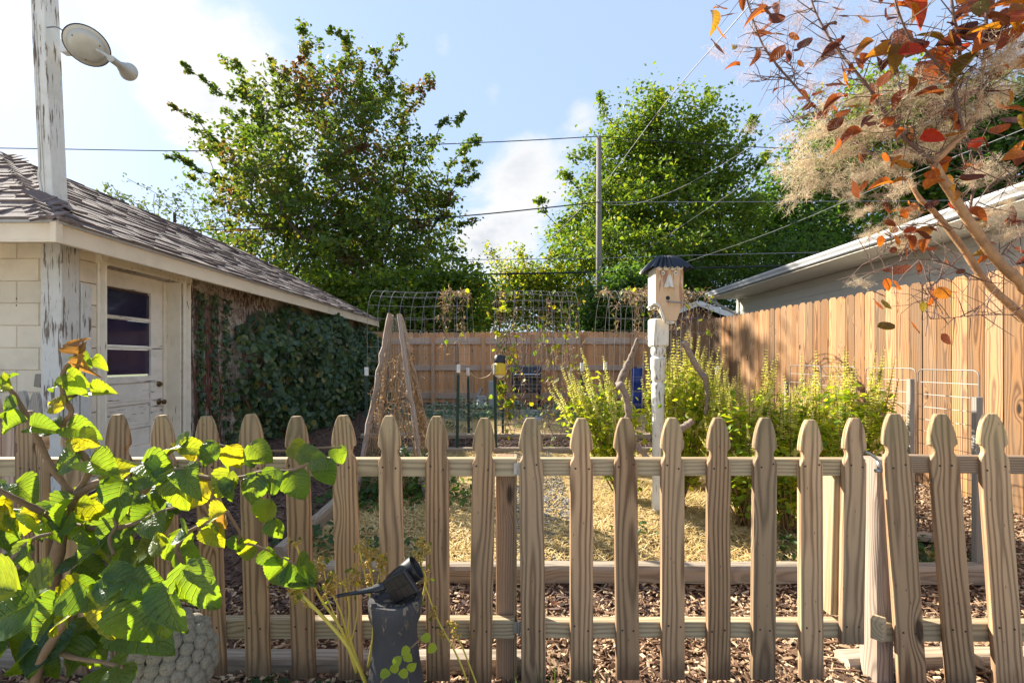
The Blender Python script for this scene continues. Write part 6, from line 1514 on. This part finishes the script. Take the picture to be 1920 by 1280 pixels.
# ---------------------------------------------------------------- dry yellow perennial
dp = thing('dry_perennial', 'dried yellow perennial stalks leaning around the pedestal', 'plant', (-.42, 1.6, 0)); mb = MB(); fh = []
ST = [([(690, 1290), (655, 1215), (600, 1150), (545, 1095), (540, 1090)], 1.5, .0055), ([(668, 1260), (640, 1180), (600, 1120), (570, 1060), (555, 1020)], 1.6, .004), ([(690, 1290), (655, 1190), (655, 1140), (648, 1100), (640, 1090)], 1.55, .003), ([(690, 1250), (700, 1180), (692, 1110), (680, 1060), (672, 1020)], 1.62, .004), ([(702, 1250), (706, 1180), (700, 1100), (688, 1040), (686, 1026)], 1.64, .004), ([(662, 1240), (640, 1150), (612, 1090), (606, 1050)], 1.62, .003), ([(720, 1240), (728, 1150), (716, 1085), (722, 1048)], 1.66, .003), ([(700, 1120), (712, 1070), (708, 1040)], 1.63, .0025), ([(600, 1120), (585, 1085), (592, 1062)], 1.6, .002), ([(600, 1150), (560, 1120), (548, 1105)], 1.55, .002),
      ([(770, 1210), (785, 1150), (798, 1090), (790, 1060), (785, 1040)], 1.6, .004), ([(880, 1300), (870, 1260), (850, 1215), (820, 1160), (795, 1090)], 1.66, .0035), ([(900, 1300), (870, 1220), (850, 1180), (846, 1168)], 1.68, .003), ([(640, 1180), (622, 1140), (610, 1110), (618, 1090)], 1.6, .002), ([(655, 1215), (670, 1150), (668, 1090), (664, 1075)], 1.58, .002), ([(790, 1060), (795, 1030), (790, 1020)], 1.6, .002), ([(545, 1095), (562, 1108), (560, 1092)], 1.5, .002)]
for px, y, r in ST:
    pts = bez(branch(px, y, y - .02), 4); n = len(pts); mb.tube(pts, [r * 1.25 * (1 - .5 * i / n) for i in range(n)], 6); fh.append(pts[-1]); fh += [pts[int(n * .6)], pts[int(n * .8)]]
mb.build('stalks', M['drystem'], dp, smooth=True, kind='stuff')
fm = MB()
for k in range(16):
    a = Vector((random.gauss(0, 1), random.gauss(0, 1), random.gauss(0, 1) + .5)).normalized(); fm.tube([(0, 0, 0), a * .6, a], [.12, .10, .26], 4)
fmm = fm.mesh('seed_head', M['dryflower'])
for p in fh:
    for k in range(3): link('seed_head', fmm, dp, T(p + Vector((random.gauss(0, .010), random.gauss(0, .01), random.gauss(0, .010)))) @ RZ(random.uniform(0, 360)) @ RX(random.uniform(-60, 60)) @ Matrix.Scale(random.uniform(.007, .015), 4))
yl = leafy('yellow_leaves', None, [(0, 0, .01)], M['shrubyellow'], .02, 1, .1, .1) if False else None
LP = np.array([tuple(p) for p in fh for _ in range(2)]) + RNG.normal(0, .02, (len(fh) * 2, 3)); link('leaves', scatter('leaves', LEAF_V, LEAF_F, frames(RNG.normal(0, 1, LP.shape)), LP, RNG.uniform(.012, .028, len(LP)), M['shrubyellow']), dp, None, kind='stuff')
lp = thing('lime_seedling', 'small lime leaved seedling in front of the pedestal', 'plant', P(755, 1245, 1.33)); mb = MB(); mb.tube(bez([P(700, 1300, 1.33), P(735, 1250, 1.33), P(780, 1205, 1.33), P(800, 1190, 1.34)]), .0022, 5); mb.build('stem', M['twig'], lp)
lfm = np_mesh('seedling_leaf', hv, hf, M['basil'])
for px, py in ((745, 1238), (765, 1232), (740, 1252), (772, 1250), (756, 1262), (798, 1195), (722, 1262), (810, 1215), (760, 1220)): link('leaf', lfm, lp, T(P(px, py, 1.32)) @ RX(random.uniform(30, 100)) @ RZ(random.uniform(0, 360)) @ Matrix.Scale(.03, 4))

# ---------------------------------------------------------------- things by the back fence
gr = thing('barbecue_grill', 'black barbecue grill standing at the back fence', 'grill', (P(987, 740, 11.6).x, 11.6, .16)); gx = P(987, 740, 11.6).x
def Zy(py, y): return CAMZ - (py - HY) / FPX * y
mb = MB(); W = .74; prof = [(-.28, Zy(709, 11.6)), (-.28, Zy(700, 11.6)), (-.22, Zy(688, 11.6)), (-.10, Zy(684, 11.6)), (.14, Zy(685, 11.6)), (.26, Zy(695, 11.6)), (.28, Zy(709, 11.6))]; n = len(prof)
mb.poly([(sx * W / 2, y, z) for sx in (-1, 1) for y, z in prof], [tuple(range(n)), tuple(range(2 * n - 1, n - 1, -1))] + [(i, i + 1, n + i + 1, n + i) for i in range(n - 1)]); mb.build('lid', M['black_dull'], gr, T(gx, 11.6, 0))
mb = MB(); mb.bbox((gx, 11.6, (Zy(710, 11.6) + Zy(735, 11.6)) / 2), (W, .55, Zy(710, 11.6) - Zy(735, 11.6)), .02); mb.build('firebox', M['black_dull'], gr)
mb = MB(); mb.tube([(gx - W * .42, 11.28, Zy(701, 11.6)), (gx - W * .42, 11.25, Zy(701, 11.6)), (gx + W * .42, 11.25, Zy(701, 11.6)), (gx + W * .42, 11.28, Zy(701, 11.6))], .016, 8); mb.build('handle', M['chrome'], gr)
mb = MB(); mb.bbox((gx - .08, 11.315, Zy(720, 11.6)), (.05, .012, .055), .004); mb.build('badge', M['chrome'], gr)
for sx in (-1, 1):
    for sy in (-1, 1): beam('leg', (gx + sx * W * .45, 11.6 + sy * .2, .16), (gx + sx * W * .45, 11.6 + sy * .2, Zy(733, 11.6)), .035, .035, M['black_dull'], gr)
yc = thing('bird_feeder', 'yellow and black container hanging from the middle wire arch', 'feeder', P(936, 690, 5.9))
mb = MB(); c = P(937, 684, 5.9); R = T(c) @ RX(-12) @ Matrix.Scale(.86, 4)
mb.lathe([(.070, -.165), (.092, -.15), (.096, 0), (.088, .012)], sides=20, M=R); smooth_angle(mb.build('bucket', M['yellow'], yc))
mb = MB(); mb.lathe([(.080, .012), (.088, .03), (.085, .12), (.07, .14), (.055, .135)], sides=20, M=R); smooth_angle(mb.build('lid', M['black'], yc))
mb = MB(); mb.bbox((-.085, -.045, -.075), (.022, .06, .16), .004, R); mb.build('white_label', M['whiteplastic'], yc)
mb = MB(); mb.lathe([(.03, -.20), (.075, -.165), (.06, -.16)], sides=16, M=R); mb.build('spout', M['whiteplastic'], yc)
mb = MB(); mb.tube(bez([P(880, 697, 7.0), P(893, 708, 6.9), P(905, 709, 6.85), P(921, 700, 6.8), P(928, 675, 6.75), P(932, 655, 6.75)]), .009, 6); mb.build('rope', M['tanvine'], None, label='pale cord hanging between a post and the yellow container', cat='cord')
for nm, px0, px1, py0, py1, y, lab, rot in (('concrete_block', 894, 911, 742, 757, 11.2, 'grey concrete block lying on its side by the back fence', 8), ('concrete_slab', 916, 928, 714, 752, 11.3, 'tall grey concrete slab standing on end by the back fence', 3)):
    a, b = P(px0, py0, y), P(px1, py1, y); mb = MB(); w, h = b.x - a.x, a.z - .17
    mb.bbox((0, 0, 0), (w, .19, h), .008); mb.build(nm, M['block'], None, T((a.x + b.x) / 2, y, .17 + h / 2) @ RZ(rot), label=lab, cat='block')
beam('loose_plank', P(887, 756, 11.25), P(902, 729, 11.45), .07, .12, M['old_wood'], up=(0, 1, 0), label='short dark plank leaning against the back fence', cat='plank')
bt = thing('blue_barrel', 'blue plastic barrel behind the basil near the back fence corner', 'barrel', P(1196, 735, 10.5)); c = P(1196, 735, 10.5); mb = MB(); h = Zy(690, 10.5) - .17
mb.lathe([(.13, 0), (.135, .02), (.14, h * .3), (.15, h * .33), (.14, h * .36), (.14, h * .64), (.15, h * .67), (.14, h * .7), (.135, h - .03), (.12, h), (.03, h)], (c.x, 10.5, .17), 28); smooth_angle(mb.build('body', M['blue'], bt))
mb = MB(); mb.lathe([(.04, 0), (.04, .04), (.02, .045)], (c.x - .08, 10.45, .17 + h), 14); mb.build('bung', M['black'], bt)
st = thing('stone_path', 'grey stepping stones leading to the grill at the back fence', 'path', (gx, 10, .16), kind='structure')
for k in range(4):
    mb = MB(); mb.bbox((0, 0, 0), (.42, .34, .05), .015); mb.build('stone', M['block'], st, T(gx + .05 + random.uniform(-.05, .05), 9.2 + k * .48, gz(gx, 9.2 + k * .48) + .012) @ RZ(random.uniform(-8, 8)))

# ---------------------------------------------------------------- utility pole and overhead lines
UY = 17.5; ux = xat(1123, UY)
up_ = thing('utility_pole', 'grey wooden utility pole standing beyond the back fence', 'utility pole', (ux, UY, 0))
mb = MB(); zt = Zy(258, UY); mb.tube([(0, 0, 0), (0, 0, zt * .5), (0, 0, zt)], [.14, .115, .095], 14); mb.build('pole', M['pole'], up_, T(ux, UY, 0), smooth=True)
mb = MB(); mb.lathe([(.03, 0), (.05, .02), (.045, .05), (.02, .09)], (ux, UY, zt), 12); mb.build('insulator', M['wiregrey'], up_, smooth=True)
for py in (378, 512): 
    mb = MB(); mb.bbox((ux, UY - .13, Zy(py, UY)), (.10, .06, .09), .01); mb.build('clamp', M['wiregrey'], up_)
def line(label, pts, r, m='wire'):
    if abs(pts[-1].y - UY) > 2: pts = list(pts) + [pts[-1] + (pts[-1] - pts[-2]).normalized() * 12]      # on towards the houses behind the camera
    mb = MB(); mb.tube(bez(pts, 8), r, 5); mb.build('power_line', M[m], None, label=label, cat='power line', group='overhead lines')
U = lambda px, py, y=UY: P(px, py, y)
line('topmost thin overhead line running left from the pole top', [U(-500, 272), U(0, 278), U(450, 283), U(890, 268), U(1123, 256)], .018)
line('topmost thin overhead line running right from the pole top', [U(1123, 256), U(1440, 277), U(1900, 290), U(2400, 300)], .018)
line('black overhead cable crossing before the large tree below the top line', [U(-300, 436), U(370, 431), U(600, 424), U(870, 405), U(1123, 379, UY - .15)], .024)
line('thin overhead line running right from the pole middle', [U(1123, 379, UY - .15), U(1500, 378), U(1900, 374), U(2400, 360)], .016, 'wiregrey')
line('thin grey overhead line above the thick black cable', [U(-300, 486), U(570, 487), U(840, 487), U(1123, 484, UY - .1), U(1400, 476), U(2200, 460)], .014, 'wiregrey')
line('thick black overhead cable just above the back fence shrubs', [U(-300, 520), U(590, 516), U(840, 515), U(1123, 510, UY - .15), U(1400, 500), U(2200, 485)], .034)
line('sagging service cable from the pole up towards the upper right', [U(1123, 378, UY - .15), P(1150, 384, 17), P(1200, 380, 16), P(1280, 350, 14), P(1400, 280, 11), P(1500, 205, 8.5), P(1600, 130, 6.5), P(1800, -40, 4.6)], .008, 'wiregrey')
line('straight thin line rising from behind the pole to the top edge', [P(1010, 470, 22), U(1123, 355, UY + .1), P(1250, 190, 12), P(1375, 45, 9), P(1440, -30, 8)], .012, 'wiregrey')
line('thin line slanting up right behind the birdhouse roof', [P(1195, 480, 20), P(1420, 330, 15), P(1700, 170, 10), P(1950, 30, 7.5)], .007, 'wiregrey')
line('low thin line slanting over the neighbour gutter', [P(1200, 520, 20), P(1420, 445, 15), P(1650, 350, 11), P(1950, 230, 8)], .007, 'wiregrey')
